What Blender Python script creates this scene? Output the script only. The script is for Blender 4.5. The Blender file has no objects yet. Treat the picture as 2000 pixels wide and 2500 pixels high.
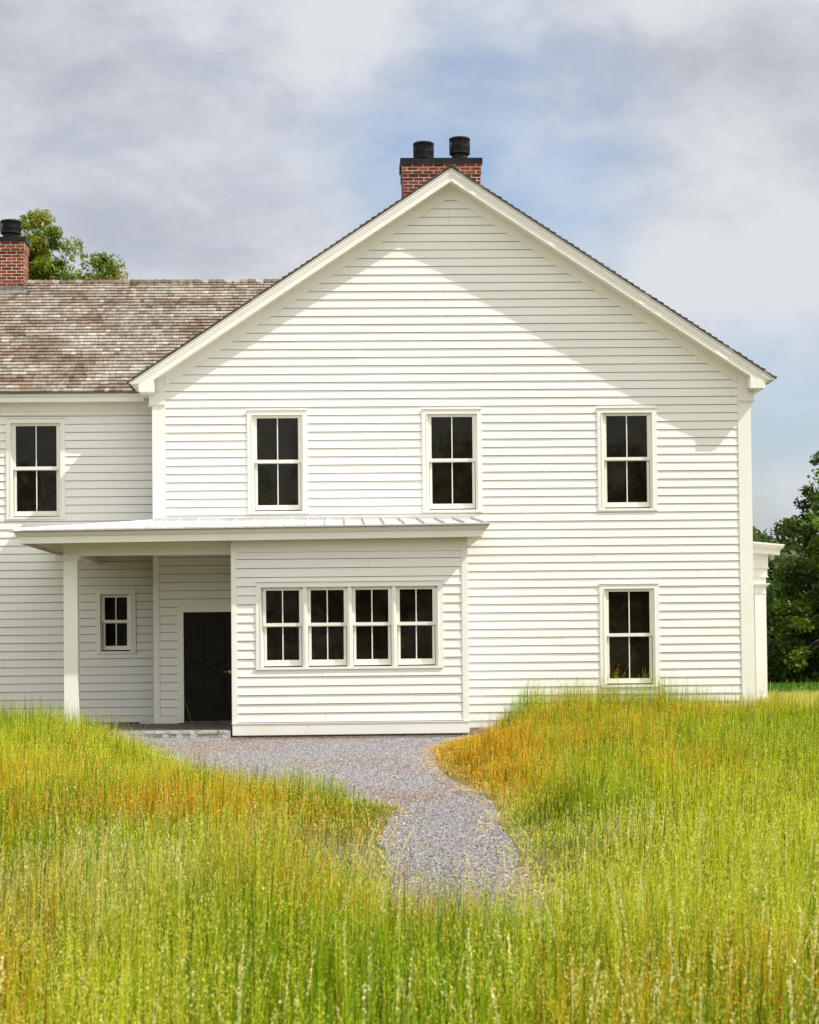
import bpy, math, random
import numpy as np
from mathutils import Vector, Matrix
random.seed(7)
rng = np.random.default_rng(11)
sc = bpy.context.scene
col = sc.collection

# ---------------------------------------------------------------- camera
YAW, PITCH, ROLL = 0.0327, 0.030, 0.0105
fwd = Vector((math.sin(YAW)*math.cos(PITCH), math.cos(YAW)*math.cos(PITCH), math.sin(PITCH)))
rt = fwd.cross(Vector((0, 0, 1))).normalized()
up = rt.cross(fwd)
cr, sr = math.cos(ROLL), math.sin(ROLL)
rt2, up2 = cr*rt - sr*up, sr*rt + cr*up
cd = bpy.data.cameras.new('camera')
cam = bpy.data.objects.new('camera', cd)
col.objects.link(cam)
m = Matrix((rt2, up2, -fwd)).transposed().to_4x4()
m.translation = Vector((0, -38.9, 1.54))
cam.matrix_world = m
cd.sensor_fit = 'HORIZONTAL'
cd.sensor_width = 36
cd.lens = 4900/2000*36
cd.shift_y = 0.0841
cd.clip_start = 0.5
cd.clip_end = 3000
cd.dof.use_dof = True
cd.dof.focus_distance = 37.0
cd.dof.aperture_fstop = 10.0
sc.camera = cam

# ---------------------------------------------------------------- light
SUN = Vector((2.75, -1.0, 3.25)).normalized()
EL = math.asin(SUN.z)
AZ = math.atan2(SUN.x, SUN.y)            # from +Y towards +X
sd = bpy.data.lights.new('sun', 'SUN')
sd.energy = 4.6
sd.angle = math.radians(0.55)
sd.color = (1.0, 0.975, 0.92)
so = bpy.data.objects.new('sun', sd)
so.rotation_euler = SUN.to_track_quat('Z', 'Y').to_euler()
so.location = (30, -20, 40)
col.objects.link(so)

w = bpy.data.worlds.new('World')
sc.world = w
w.use_nodes = True
nt = w.node_tree
N, L = nt.nodes, nt.links
N.clear()
out = N.new('ShaderNodeOutputWorld')
bg = N.new('ShaderNodeBackground')
sky = N.new('ShaderNodeTexSky')
sky.sky_type = 'NISHITA'
sky.sun_disc = False
sky.sun_elevation = EL
sky.sun_rotation = AZ
sky.air_density = 1.0
sky.dust_density = 2.0
bg.inputs['Strength'].default_value = 0.1
tc = N.new('ShaderNodeTexCoord')


def wnoise(scale, detail, rough, sz, off=(0, 0, 0), dist=0.0):
    mp = N.new('ShaderNodeMapping')
    mp.inputs['Scale'].default_value = (1, 1, sz)
    mp.inputs['Location'].default_value = off
    L.new(tc.outputs['Generated'], mp.inputs['Vector'])
    n = N.new('ShaderNodeTexNoise')
    n.inputs['Scale'].default_value = scale
    n.inputs['Detail'].default_value = detail
    n.inputs['Roughness'].default_value = rough
    n.inputs['Distortion'].default_value = dist
    L.new(mp.outputs[0], n.inputs['Vector'])
    return n.outputs['Fac']


def wmath(op, a, b=None, clamp=False):
    n = N.new('ShaderNodeMath')
    n.operation = op
    n.use_clamp = clamp
    for i, v in enumerate((a, b)):
        if v is None:
            continue
        if isinstance(v, (int, float)):
            n.inputs[i].default_value = v
        else:
            L.new(v, n.inputs[i])
    return n.outputs[0]


def wblob(d, r0, r1):
    """1 inside an angular distance r0 of the sky direction d, 0 outside r1"""
    v = Vector(d).normalized()
    n = N.new('ShaderNodeVectorMath')
    n.operation = 'DISTANCE'
    n.inputs[1].default_value = v
    L.new(tc.outputs['Generated'], n.inputs[0])
    mr = N.new('ShaderNodeMapRange')
    mr.interpolation_type = 'SMOOTHSTEP'
    mr.inputs['From Min'].default_value = r0
    mr.inputs['From Max'].default_value = r1
    mr.inputs['To Min'].default_value = 1
    mr.inputs['To Max'].default_value = 0
    L.new(n.outputs['Value'], mr.inputs['Value'])
    return mr.outputs[0]


# cloud cover: broad soft veil with a few thinner places
veil = wnoise(4.0, 6, 0.5, 2.2, (0.3, 0.1, 0.7), 0.15)
fine = wnoise(17.0, 9, 0.6, 1.7, (1.3, 2.1, 0.2), 0.25)
gap = wblob((0.085, 1, 0.250), 0.0, 0.13)         # blue opening above the right of the roof
gap2 = wblob((0.21, 1, 0.10), 0.0, 0.10)
cover = wmath('ADD', wmath('MULTIPLY', veil, 1.0), wmath('MULTIPLY', fine, 0.62))
cover = wmath('SUBTRACT', cover, wmath('MULTIPLY', gap, 0.42))
cover = wmath('SUBTRACT', cover, wmath('MULTIPLY', gap2, 0.36))
wh = wblob((0.205, 1, 0.185), 0.01, 0.085)      # white cloud over the right eave
wt = wblob((0.005, 1, 0.312), 0.0, 0.055)       # white streak at the top
cover = wmath('ADD', cover, wmath('MULTIPLY', wh, 0.22))
cover = wmath('ADD', cover, wmath('MULTIPLY', wt, 0.30))
mr = N.new('ShaderNodeMapRange')
mr.interpolation_type = 'SMOOTHSTEP'
mr.inputs['From Min'].default_value = 0.12
mr.inputs['From Max'].default_value = 0.90
L.new(cover, mr.inputs['Value'])
# brightness inside the cloud
mr2 = N.new('ShaderNodeMapRange')
mr2.interpolation_type = 'SMOOTHSTEP'
mr2.inputs['From Min'].default_value = 0.30
mr2.inputs['From Max'].default_value = 0.68
bright = wmath('ADD', wmath('MULTIPLY', wnoise(7.0, 6, 0.52, 2.2, (4.3, 0.1, 2.7), 0.15), 0.65), wmath('MULTIPLY', fine, 0.50))
bright = wmath('ADD', bright, wmath('MULTIPLY', wh, 0.10))
bright = wmath('ADD', bright, wmath('MULTIPLY', wt, 0.10))
bright = wmath('SUBTRACT', bright, wmath('MULTIPLY', wblob((-0.15, 1, 0.27), 0.03, 0.17), 0.14))
bright = wmath('SUBTRACT', bright, wmath('MULTIPLY', wblob((0.25, 1, 0.30), 0.0, 0.10), 0.14))
L.new(bright, mr2.inputs['Value'])
cm = N.new('ShaderNodeMix')
cm.data_type = 'RGBA'
L.new(mr2.outputs[0], cm.inputs[0])
cm.inputs[6].default_value = (4.55, 4.65, 5.1, 1)
cm.inputs[7].default_value = (6.6, 6.85, 7.2, 1)
tint = N.new('ShaderNodeMix')
tint.data_type = 'RGBA'
tint.blend_type = 'MULTIPLY'
tint.inputs[0].default_value = 1.0
tint.inputs[7].default_value = (1.45, 1.45, 1.5, 1)
L.new(sky.outputs[0], tint.inputs[6])
mx = N.new('ShaderNodeMix')
mx.data_type = 'RGBA'
L.new(mr.outputs[0], mx.inputs[0])
L.new(tint.outputs[2], mx.inputs[6])
L.new(cm.outputs[2], mx.inputs[7])
# cloud lit from behind glows wider and brighter round the sun
glow = N.new('ShaderNodeMix')
glow.data_type = 'RGBA'
glow.blend_type = 'ADD'
L.new(wblob(SUN, 0.1, 1.25), glow.inputs[0])
L.new(mx.outputs[2], glow.inputs[6])
glow.inputs[7].default_value = (7.6, 7.1, 6.0, 1)
fill_glow = N.new('ShaderNodeMix')  # added bright sky patch behind the camera, lifts fill on shaded walls
fill_glow.data_type = 'RGBA'
fill_glow.blend_type = 'ADD'
L.new(wblob((-0.55, -1, 0.55), 0.1, 1.15), fill_glow.inputs[0])
L.new(glow.outputs[2], fill_glow.inputs[6])
fill_glow.inputs[7].default_value = (6.6, 6.2, 5.2, 1)
L.new(fill_glow.outputs[2], bg.inputs['Color'])
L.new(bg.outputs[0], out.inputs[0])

sc.view_settings.view_transform = 'Standard'
sc.view_settings.look = 'None'
sc.view_settings.exposure = 0.16
sc.view_settings.gamma = 1.0
sc.render.engine = 'CYCLES'
sc.cycles.max_bounces = 7
sc.cycles.transparent_max_bounces = 8


# ---------------------------------------------------------------- materials
def newmat(name):
    mt = bpy.data.materials.new(name)
    mt.use_nodes = True
    t = mt.node_tree
    b = t.nodes['Principled BSDF']
    return mt, t, b


def noise_mix(t, c1, c2, scale, detail=4, rough=0.55, vscale=(1, 1, 1), lo=0.35, hi=0.65):
    tcn = t.nodes.new('ShaderNodeTexCoord')
    mp = t.nodes.new('ShaderNodeMapping')
    mp.inputs['Scale'].default_value = vscale
    t.links.new(tcn.outputs['Object'], mp.inputs[0])
    n = t.nodes.new('ShaderNodeTexNoise')
    n.inputs['Scale'].default_value = scale
    n.inputs['Detail'].default_value = detail
    n.inputs['Roughness'].default_value = rough
    t.links.new(mp.outputs[0], n.inputs['Vector'])
    r = t.nodes.new('ShaderNodeMapRange')
    r.inputs['From Min'].default_value = lo
    r.inputs['From Max'].default_value = hi
    t.links.new(n.outputs['Fac'], r.inputs['Value'])
    mxn = t.nodes.new('ShaderNodeMix')
    mxn.data_type = 'RGBA'
    t.links.new(r.outputs[0], mxn.inputs[0])
    for i, c in ((6, c1), (7, c2)):
        if isinstance(c, tuple):
            mxn.inputs[i].default_value = (*c, 1)
        else:
            t.links.new(c, mxn.inputs[i])
    return mxn.outputs[2], n


def mat_noise(name, c1, c2, scale=3, rough=0.5, bump=0.0, bscale=40, vscale=(1, 1, 1), spec=0.5, metal=0.0):
    mt, t, b = newmat(name)
    c, n = noise_mix(t, c1, c2, scale, vscale=vscale)
    t.links.new(c, b.inputs['Base Color'])
    b.inputs['Roughness'].default_value = rough
    b.inputs['Specular IOR Level'].default_value = spec
    b.inputs['Metallic'].default_value = metal
    if bump:
        n2 = t.nodes.new('ShaderNodeTexNoise')
        n2.inputs['Scale'].default_value = bscale
        n2.inputs['Detail'].default_value = 5
        tcn = t.nodes.new('ShaderNodeTexCoord')
        t.links.new(tcn.outputs['Object'], n2.inputs['Vector'])
        bp = t.nodes.new('ShaderNodeBump')
        bp.inputs['Strength'].default_value = 0.6
        bp.inputs['Distance'].default_value = bump
        t.links.new(n2.outputs['Fac'], bp.inputs['Height'])
        t.links.new(bp.outputs[0], b.inputs['Normal'])
    return mt


def mat_attr(name, rough=0.6, transl=0.0, streak=None, bump=0.0, spec=0.3, bscale=60):
    """surface coloured by the mesh's own Col attribute"""
    mt, t, b = newmat(name)
    a = t.nodes.new('ShaderNodeAttribute')
    a.attribute_name = 'Col'
    c = a.outputs['Color']
    if streak:
        m2 = t.nodes.new('ShaderNodeMix')
        m2.data_type = 'RGBA'
        m2.blend_type = 'MULTIPLY'
        m2.inputs[0].default_value = 1
        g, n = noise_mix(t, streak[0], streak[1], streak[2], vscale=streak[3], lo=0.3, hi=0.7)
        t.links.new(c, m2.inputs[6])
        t.links.new(g, m2.inputs[7])
        c = m2.outputs[2]
        if bump:
            bp = t.nodes.new('ShaderNodeBump')
            bp.inputs['Strength'].default_value = 0.7
            bp.inputs['Distance'].default_value = bump
            t.links.new(n.outputs['Fac'], bp.inputs['Height'])
            t.links.new(bp.outputs[0], b.inputs['Normal'])
    t.links.new(c, b.inputs['Base Color'])
    b.inputs['Roughness'].default_value = rough
    b.inputs['Specular IOR Level'].default_value = spec
    if transl:
        tr = t.nodes.new('ShaderNodeBsdfTranslucent')
        t.links.new(c, tr.inputs['Color'])
        ms = t.nodes.new('ShaderNodeMixShader')
        ms.inputs[0].default_value = transl
        t.links.new(b.outputs[0], ms.inputs[1])
        t.links.new(tr.outputs[0], ms.inputs[2])
        t.links.new(ms.outputs[0], t.nodes['Material Output'].inputs[0])
    return mt


M = {}
M['paint'] = mat_noise('clapboard_paint', (0.80, 0.79, 0.74), (0.84, 0.835, 0.79), 1.3, 0.45, 0.0006, 90, (0.25, 0.25, 2.2))
M['trim'] = mat_noise('trim_paint', (0.82, 0.805, 0.735), (0.855, 0.845, 0.78), 2.0, 0.4, 0.0003, 60)
M['sash'] = mat_noise('sash_paint', (0.79, 0.77, 0.69), (0.83, 0.815, 0.74), 3.0, 0.35)
M['metalroof'] = mat_noise('white_metal', (0.50, 0.495, 0.475), (0.60, 0.59, 0.57), 2.5, 0.5, 0.0006, 9)
M['ceiling'] = mat_noise('beadboard_paint', (0.56, 0.46, 0.34), (0.62, 0.52, 0.39), 2.5, 0.5)  # tan boards, pushed warmer to carry ground bounce in the colour
M['black'] = mat_noise('black_metal', (0.006, 0.006, 0.006), (0.013, 0.013, 0.013), 6, 0.5, 0.0005, 50, spec=0.25)
M['lead'] = mat_noise('lead_flashing', (0.10, 0.11, 0.10), (0.22, 0.23, 0.21), 14, 0.55, 0.002, 30)
M['drip'] = mat_noise('drip_edge', (0.16, 0.16, 0.15), (0.24, 0.24, 0.22), 5, 0.5)
M['door'] = mat_noise('door_paint', (0.006, 0.0055, 0.003), (0.010, 0.009, 0.005), 4, 0.42, 0.0004, 60, spec=0.15)
M['brass'] = mat_noise('brass', (0.75, 0.48, 0.10), (0.85, 0.58, 0.16), 20, 0.25, metal=1.0)
M['mortar'] = mat_noise('mortar', (0.62, 0.52, 0.40), (0.78, 0.68, 0.55), 18, 0.9, 0.003, 90)
M['brick'] = mat_attr('brick', 0.85, 0, ((0.62, 0.62, 0.62), (1.25, 1.2, 1.15), 26, (1, 1, 1)), 0.003)
M['cedar'] = mat_attr('cedar_shingle', 0.8, 0, ((0.66, 0.58, 0.50), (1.2, 1.2, 1.2), 40, (1, 0.10, 0.10)), 0.0015)
M['stone'] = mat_noise('slate_paving', (0.055, 0.048, 0.044), (0.15, 0.135, 0.125), 5, 0.7, 0.004, 14)
M['slabedge'] = mat_noise('rough_cut_stone', (0.30, 0.28, 0.26), (0.62, 0.60, 0.56), 11, 0.85, 0.012, 26, (0.5, 1, 2.2))
M['foundation'] = mat_noise('foundation', (0.05, 0.048, 0.045), (0.11, 0.10, 0.095), 7, 0.9)
M['bark'] = mat_noise('bark', (0.045, 0.034, 0.024), (0.12, 0.095, 0.07), 9, 0.9, 0.02, 12, (1, 1, 0.25))
M['grass'] = mat_attr('grass_blades', 0.55, 0.40, spec=0.12)
M['leaf'] = mat_attr('leaves', 0.45, 0.38, spec=0.5)
M['pebble'] = mat_attr('gravel_stones', 0.85, 0, ((0.8, 0.8, 0.8), (1.15, 1.15, 1.15), 60, (1, 1, 1)))
M['interior'] = mat_noise('dark_room_sheet', (0.03, 0.027, 0.02), (0.045, 0.04, 0.03), 2, 0.9)

# window glass: opaque, room darkness put into its colour; clear surface reflection, a little dust
mt, t, b = newmat('window_glass')
c, n = noise_mix(t, (0.006, 0.0048, 0.0018), (0.018, 0.015, 0.008), 3.0, 7, 0.65, lo=0.4, hi=0.75)
t.links.new(c, b.inputs['Base Color'])
b.inputs['Roughness'].default_value = 0.04
b.inputs['IOR'].default_value = 1.45
b.inputs['Specular IOR Level'].default_value = 0.26
nb = t.nodes.new('ShaderNodeTexNoise')
nb.inputs['Scale'].default_value = 1.7
bp = t.nodes.new('ShaderNodeBump')
bp.inputs['Distance'].default_value = 0.003
tcn = t.nodes.new('ShaderNodeTexCoord')
t.links.new(tcn.outputs['Object'], nb.inputs['Vector'])
t.links.new(nb.outputs['Fac'], bp.inputs['Height'])
t.links.new(bp.outputs[0], b.inputs['Normal'])
M['glass'] = mt

# soil and thatch under the grass
mt, t, b = newmat('soil')
c, n = noise_mix(t, (0.035, 0.045, 0.008), (0.24, 0.19, 0.07), 38.0, 8, 0.8)
t.links.new(c, b.inputs['Base Color'])
b.inputs['Roughness'].default_value = 1.0
M['soil'] = mt
M['lawn_soil'] = mat_noise('lawn_soil', (0.022, 0.055, 0.008), (0.035, 0.085, 0.012), 2.0, 1.0)

# gravel bed
mt, t, b = newmat('gravel_bed')
tcn = t.nodes.new('ShaderNodeTexCoord')
vo = t.nodes.new('ShaderNodeTexVoronoi')
vo.inputs['Scale'].default_value = 42
t.links.new(tcn.outputs['Object'], vo.inputs['Vector'])
cr_ = t.nodes.new('ShaderNodeValToRGB')
cr_.color_ramp.elements[0].color = (0.05, 0.046, 0.045, 1)
cr_.color_ramp.elements[1].color = (0.32, 0.30, 0.29, 1)
t.links.new(vo.outputs['Color'], cr_.inputs[0])
c2, n2 = noise_mix(t, (0.95, 0.72, 0.55), (1.0, 1.0, 1.0), 0.9, 4)
mm = t.nodes.new('ShaderNodeMix')
mm.data_type = 'RGBA'
mm.blend_type = 'MULTIPLY'
mm.inputs[0].default_value = 1
t.links.new(cr_.outputs[0], mm.inputs[6])
t.links.new(c2, mm.inputs[7])
t.links.new(mm.outputs[2], b.inputs['Base Color'])
bp = t.nodes.new('ShaderNodeBump')
bp.inputs['Distance'].default_value = 0.02
bp.invert = True
t.links.new(vo.outputs['Distance'], bp.inputs['Height'])
t.links.new(bp.outputs[0], b.inputs['Normal'])
b.inputs['Roughness'].default_value = 0.95
M['gravel'] = mt


# ---------------------------------------------------------------- mesh helpers
class MB:
    def __init__(s):
        s.v, s.f, s.c = [], [], []

    def add(s, vs, fs, c=None):
        k = len(s.v)
        s.v += [tuple(p) for p in vs]
        s.f += [tuple(k+i for i in f) for f in fs]
        if c is not None:
            s.c += [c]*len(vs)

    def box(s, x0, x1, y0, y1, z0, z1, c=None):
        vs = [(x, y, z) for z in (z0, z1) for y in (y0, y1) for x in (x0, x1)]
        s.add(vs, [(0, 2, 3, 1), (4, 5, 7, 6), (0, 1, 5, 4), (2, 6, 7, 3), (0, 4, 6, 2), (1, 3, 7, 5)], c)

    def prism_y(s, pts, y0, y1, c=None):
        """polygon in XZ extruded along Y"""
        n = len(pts)
        vs = [(x, y0, z) for x, z in pts] + [(x, y1, z) for x, z in pts]
        s.add(vs, [tuple(range(n)), tuple(reversed(range(n, 2*n)))] + [(i, i+n, (i+1) % n+n, (i+1) % n) for i in range(n)], c)

    def prism_x(s, pts, x0, x1, c=None):
        """polygon in YZ extruded along X"""
        n = len(pts)
        vs = [(x0, y, z) for y, z in pts] + [(x1, y, z) for y, z in pts]
        s.add(vs, [tuple(range(n)), tuple(reversed(range(n, 2*n)))] + [(i, i+n, (i+1) % n+n, (i+1) % n) for i in range(n)], c)

    def hexa(s, a, b, c=None):
        """two matching quads joined"""
        s.add(list(a)+list(b), [(0, 1, 2, 3), (7, 6, 5, 4), (0, 4, 5, 1), (1, 5, 6, 2), (2, 6, 7, 3), (3, 7, 4, 0)], c)

    def lathe(s, cx, cy, prof, n=24, c=None):
        vs, fs = [], []
        for r, z in prof:
            for i in range(n):
                a = 2*math.pi*i/n
                vs.append((cx+r*math.cos(a), cy+r*math.sin(a), z))
        for j in range(len(prof)-1):
            for i in range(n):
                i2 = (i+1) % n
                fs.append((j*n+i, j*n+i2, (j+1)*n+i2, (j+1)*n+i))
        s.add(vs, fs, c)

    def tube(s, p, r, n=6, c=None):
        """tapered tube through points p with radii r"""
        vs, fs = [], []
        for k, q in enumerate(p):
            q = Vector(q)
            d = (Vector(p[min(k+1, len(p)-1)])-Vector(p[max(k-1, 0)])).normalized()
            a = d.cross(Vector((0.31, 0.95, 0.1))).normalized()
            b_ = d.cross(a)
            for i in range(n):
                t_ = 2*math.pi*i/n
                vs.append(q+(a*math.cos(t_)+b_*math.sin(t_))*r[k])
        for k in range(len(p)-1):
            for i in range(n):
                i2 = (i+1) % n
                fs.append((k*n+i, k*n+i2, (k+1)*n+i2, (k+1)*n+i))
        s.add(vs, fs, c)

    def build(s, name, mat, parent=None, smooth=False):
        me = bpy.data.meshes.new(name)
        me.from_pydata(s.v, [], s.f)
        if s.c:
            ca = me.color_attributes.new('Col', 'FLOAT_COLOR', 'POINT')
            ca.data.foreach_set('color', np.array([(*c, 1.0) for c in s.c], 'f').ravel())
        me.materials.append(mat)
        import bmesh
        bm = bmesh.new()
        bm.from_mesh(me)
        bmesh.ops.recalc_face_normals(bm, faces=bm.faces)
        bm.to_mesh(me)
        bm.free()
        if smooth:
            me.shade_smooth()
        o = bpy.data.objects.new(name, me)
        col.objects.link(o)
        o.parent = parent
        return o


def quads(name, V, C, mat, parent=None):
    """mesh of separate quads: V (n,4,3), C (n,4,3)"""
    n = len(V)
    me = bpy.data.meshes.new(name)
    me.vertices.add(n*4)
    me.vertices.foreach_set('co', np.ascontiguousarray(V, 'f').ravel())
    me.loops.add(n*4)
    me.loops.foreach_set('vertex_index', np.arange(n*4, dtype='i'))
    me.polygons.add(n)
    me.polygons.foreach_set('loop_start', np.arange(0, n*4, 4, dtype='i'))
    ca = me.color_attributes.new('Col', 'FLOAT_COLOR', 'POINT')
    cc = np.ones((n*4, 4), 'f')
    cc[:, :3] = np.clip(C, 0, 1).reshape(-1, 3)
    ca.data.foreach_set('color', cc.ravel())
    me.materials.append(mat)
    me.update(calc_edges=True)
    o = bpy.data.objects.new(name, me)
    col.objects.link(o)
    o.parent = parent
    return o


def empty(name, label, cat, loc=(0, 0, 0), group=None):
    o = bpy.data.objects.new(name, None)
    col.objects.link(o)
    o.location = loc
    o['label'] = label
    o['category'] = cat
    if group:
        o['group'] = group
    return o


def structure(o, kind='structure'):
    o['kind'] = kind
    return o


# ---------------------------------------------------------------- the house
house = empty('farmhouse', 'large white clapboard farmhouse with steep gable, brick chimneys and side porch', 'house', (0, 0, 0))
XC, PEAK, SL = 2.15, 10.72, 0.6624      # gable centre, shingle peak, roof slope
TIP = 6.265
GL, GR = -3.68, 7.98                    # gable corners
YW, YB = 1.12, -3.15                    # wing wall, entry wall
CB = 0.161                              # clapboard exposure


def siding(name, org, u, n, s0, s1, z0, z1, zstart, holes=(), rake=None, seed=0):
    """lapped boards; org + s*u + z up, butt edge standing out along n"""
    rnd = random.Random(seed)
    org, u, n = Vector(org), Vector(u), Vector(n)
    mb = MB()
    k0 = math.floor((z0-zstart)/CB)
    z = zstart+k0*CB
    while z < z1-1e-6:
        a, bb = max(z+0.0095, z0), min(z+CB, z1)  # open gap; dark sheathing behind it stands for the butt shade line
        cuts = sorted({a, bb} | {h for q in holes for h in (q[2], q[3]) if a < h < bb})
        joints = []
        x = s0+rnd.uniform(1.0, 4.8)
        while x < s1:
            joints.append(x)
            x += rnd.uniform(2.6, 4.9)
        offs = [rnd.uniform(-.0016, .0020) for _ in range(len(joints)+2)]
        tilt = rnd.uniform(-.002, .002)
        for c0, c1 in zip(cuts, cuts[1:]):
            if c1-c0 < 1e-4:
                continue
            lo, hi = s0, s1
            if rake:
                lo, hi = rake(c0)
                lo, hi = max(lo, s0), min(hi, s1)
            segs = [(lo, hi)]
            for q in holes:
                if q[2] < c1-1e-5 and q[3] > c0+1e-5:
                    ns = []
                    for a_, b_ in segs:
                        if q[1] <= a_ or q[0] >= b_:
                            ns.append((a_, b_))
                        else:
                            if q[0] > a_:
                                ns.append((a_, q[0]))
                            if q[1] < b_:
                                ns.append((q[1], b_))
                    segs = ns
            fine_ = []
            for a_, b_ in segs:
                e = a_
                for ji, j in enumerate(joints):
                    if e+0.15 < j < b_-0.15:
                        fine_.append((e, j-0.0014, ji))
                        e = j+0.0014
                fine_.append((e, b_, len(joints)))
            for a_, b_, ji in fine_:
                if b_-a_ < 0.003:
                    continue
                def front(zz, ss):
                    f = (zz-z)/CB
                    return 0.0268*(1-f)+0.0085*f + offs[min(ji, len(offs)-1)]+tilt*(ss-s0)/(s1-s0)*(1-f)
                P = lambda s_, z_, d_: org+u*s_+Vector((0, 0, z_))+n*d_
                top = c1
                mb.hexa([P(a_, c0, front(c0, a_)), P(b_, c0, front(c0, b_)), P(b_, top, front(c1, b_)), P(a_, top, front(c1, a_))],
                        [P(a_, c0, 0), P(b_, c0, 0), P(b_, top, 0), P(a_, top, 0)])
        z += CB
    return mb


def box_part(name, parent, mat, *boxes, label=None):
    mb = MB()
    for bx in boxes:
        mb.box(*bx)
    o = mb.build(name, mat, parent)
    if label:
        o['label'] = label
    return o


# --- windows ---------------------------------------------------------------
def sash_frame(mb, gx0, gx1, gz0, gz1, st, tr, brl, y0, y1, mw=0.019, inner=0.0):
    xm = (gx0+gx1)/2
    mb.box(gx0-st, gx0, y0, y1, gz0-brl, gz1+tr)
    mb.box(gx1, gx1+st, y0, y1, gz0-brl, gz1+tr)
    mb.box(gx0, gx1, y0, y1, gz1, gz1+tr)
    mb.box(gx0, gx1, y0, y1, gz0-brl, gz0)
    mb.box(xm-mw/2, xm+mw/2, y0+0.003, y1-0.004, gz0, gz1)


def double_hung(parent, gx0, gx1, zt1, zt0, zb1, zb0, yw, brl=0.095, tr=0.035, st=0.055):
    """upper and lower sash with glass; y measured from the wall plane"""
    s1 = MB()
    sash_frame(s1, gx0, gx1, zt0, zt1, st, tr, zt0-zb1-0.012, yw+0.022, yw+0.058)
    s1.build('sash', M['sash'], parent)
    s2 = MB()
    sash_frame(s2, gx0+0.008, gx1-0.008, zb0, zb1, st-0.004, 0.035, brl, yw+0.064, yw+0.10)
    s2.build('sash', M['sash'], parent)
    g = MB()
    xm = (gx0+gx1)/2
    for a, b_ in ((gx0, xm-0.0095), (xm+0.0095, gx1)):
        g.box(a, b_, yw+0.040, yw+0.044, zt0, zt1)
    for a, b_ in ((gx0+0.008, xm-0.0095), (xm+0.0095, gx1-0.008)):
        g.box(a, b_, yw+0.082, yw+0.086, zb0, zb1)
    g.build('glass', M['glass'], parent)


def window(x0, x1, z0, z1, gx0, gx1, zt1, zt0, zb1, zb0, yw, label, brl=0.095):
    w_ = bpy.data.objects.new('window', None)
    col.objects.link(w_)
    w_.parent = house
    w_['label'] = label
    cw = 0.088
    fr = MB()
    yo = yw-0.036
    zs = z0+0.05
    # flat casing, mitred head with drip cap, sill
    fr.box(x0, x0+cw, yo, yw+0.01, zs, z1-0.02)
    fr.box(x1-cw, x1, yo, yw+0.01, zs, z1-0.02)
    fr.box(x0+cw, x1-cw, yo, yw+0.01, z1-cw-0.012, z1-0.02)
    fr.box(x0-0.004, x1+0.004, yo-0.018, yw+0.01, z1-0.016, z1)
    fr.box(x0, x1, yo-0.006, yw+0.12, z0, zs-0.002)
    # raised inner bead on the casing
    for a, b_ in ((x0+cw-0.012, x0+cw+0.004), (x1-cw-0.004, x1-cw+0.012)):
        fr.box(a, b_, yo-0.007, yw+0.01, zs, z1-cw-0.016)
    fr.box(x0+cw-0.012, x1-cw+0.012, yo-0.007, yw+0.01, z1-cw-0.016, z1-cw+0.002)
    # jambs and stops
    ix0, ix1, iz1 = x0+cw+0.004, x1-cw-0.004, z1-cw-0.016
    fr.box(ix0-0.004, ix0+0.004, yw+0.01, yw+0.12, zs, iz1)
    fr.box(ix1-0.004, ix1+0.004, yw+0.01, yw+0.12, zs, iz1)
    fr.box(ix0, ix1, yw+0.01, yw+0.12, iz1-0.006, iz1+0.002)
    for a, b_ in ((ix0+0.004, gx0-0.052), (gx1+0.052, ix1-0.004)):
        if b_ > a:
            fr.box(a, b_, yw+0.004, yw+0.020, zs+0.004, iz1-0.008)
            fr.box(a, b_, yw+0.059, yw+0.063, zs+0.004, iz1-0.008)
    fr.box(ix0+0.004, ix1-0.004, yw+0.006, yw+0.020, iz1-0.022, iz1-0.008)
    fr.build('frame', M['trim'], w_)
    double_hung(w_, gx0, gx1, zt1, zt0, zb1, zb0, yw, brl=min(brl, zb0-zs-0.002))
    # dark sheet behind the panes in place of an unlit room
    rm = MB()
    rm.box(x0+0.02, x1-0.02, yw+0.122, yw+0.13, z0+0.01, z1-0.03)
    rm.build('dark_backing', M['interior'], w_)
    return w_


HG = []      # holes in the gable wall
for cx, zz, lab in ((-1.262, 6.055, 'upper gable window nearest the wing'), (2.129, 6.055, 'upper gable window in the middle'), (5.547, 6.055, 'upper gable window nearest the right corner'), (5.547, 2.62, 'ground floor window behind the tall grass')):
    x0, x1, z1 = cx-0.581, cx+0.581, zz
    z0 = z1-2.02
    window(x0, x1, z0, z1, cx-0.40, cx+0.40, z1-0.160, z1-0.970, z1-1.043, z1-1.85, 0.0, lab)
    HG.append((x0+0.01, x1-0.01, z0+0.005, z1-0.005))
HW = []
window(-6.68, -5.516, 4.035, 6.055, -6.497, -5.690, 5.897, 5.087, 5.010, 4.200, YW, 'upper window of the recessed wing')
HW.append((-6.67, -5.526, 4.04, 6.05))
window(-4.93, -4.138, 1.350, 2.640, -4.757, -4.312, 2.470, 2.020, 1.955, 1.505, YW, 'small window under the porch roof', brl=0.08)
HW.append((-4.92, -4.148, 1.355, 2.635))

# --- gable wall ---------------------------------------------------------
rake_lim = lambda zz: (XC-(10.21-zz)/SL-0.03, XC+(10.21-zz)/SL+0.03) if zz > 5.8 else (-99, 99)
DOOR = (-3.21, -2.0, -0.02, 2.255)
ZST = 0.118
mb = siding('w', (0, 0, 0), (1, 0, 0), (0, -1, 0), GL+0.02, GR-0.02, -0.05, 10.205, 0.139, HG+[DOOR, (-1.9, 2.1, -0.3, 3.86)], rake_lim, 1)
gable = MB()
gable.v, gable.f = mb.v, mb.f
gw = gable.build('wall', M['paint'], house)
gw['label'] = 'broad clapboard gable wall'
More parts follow.
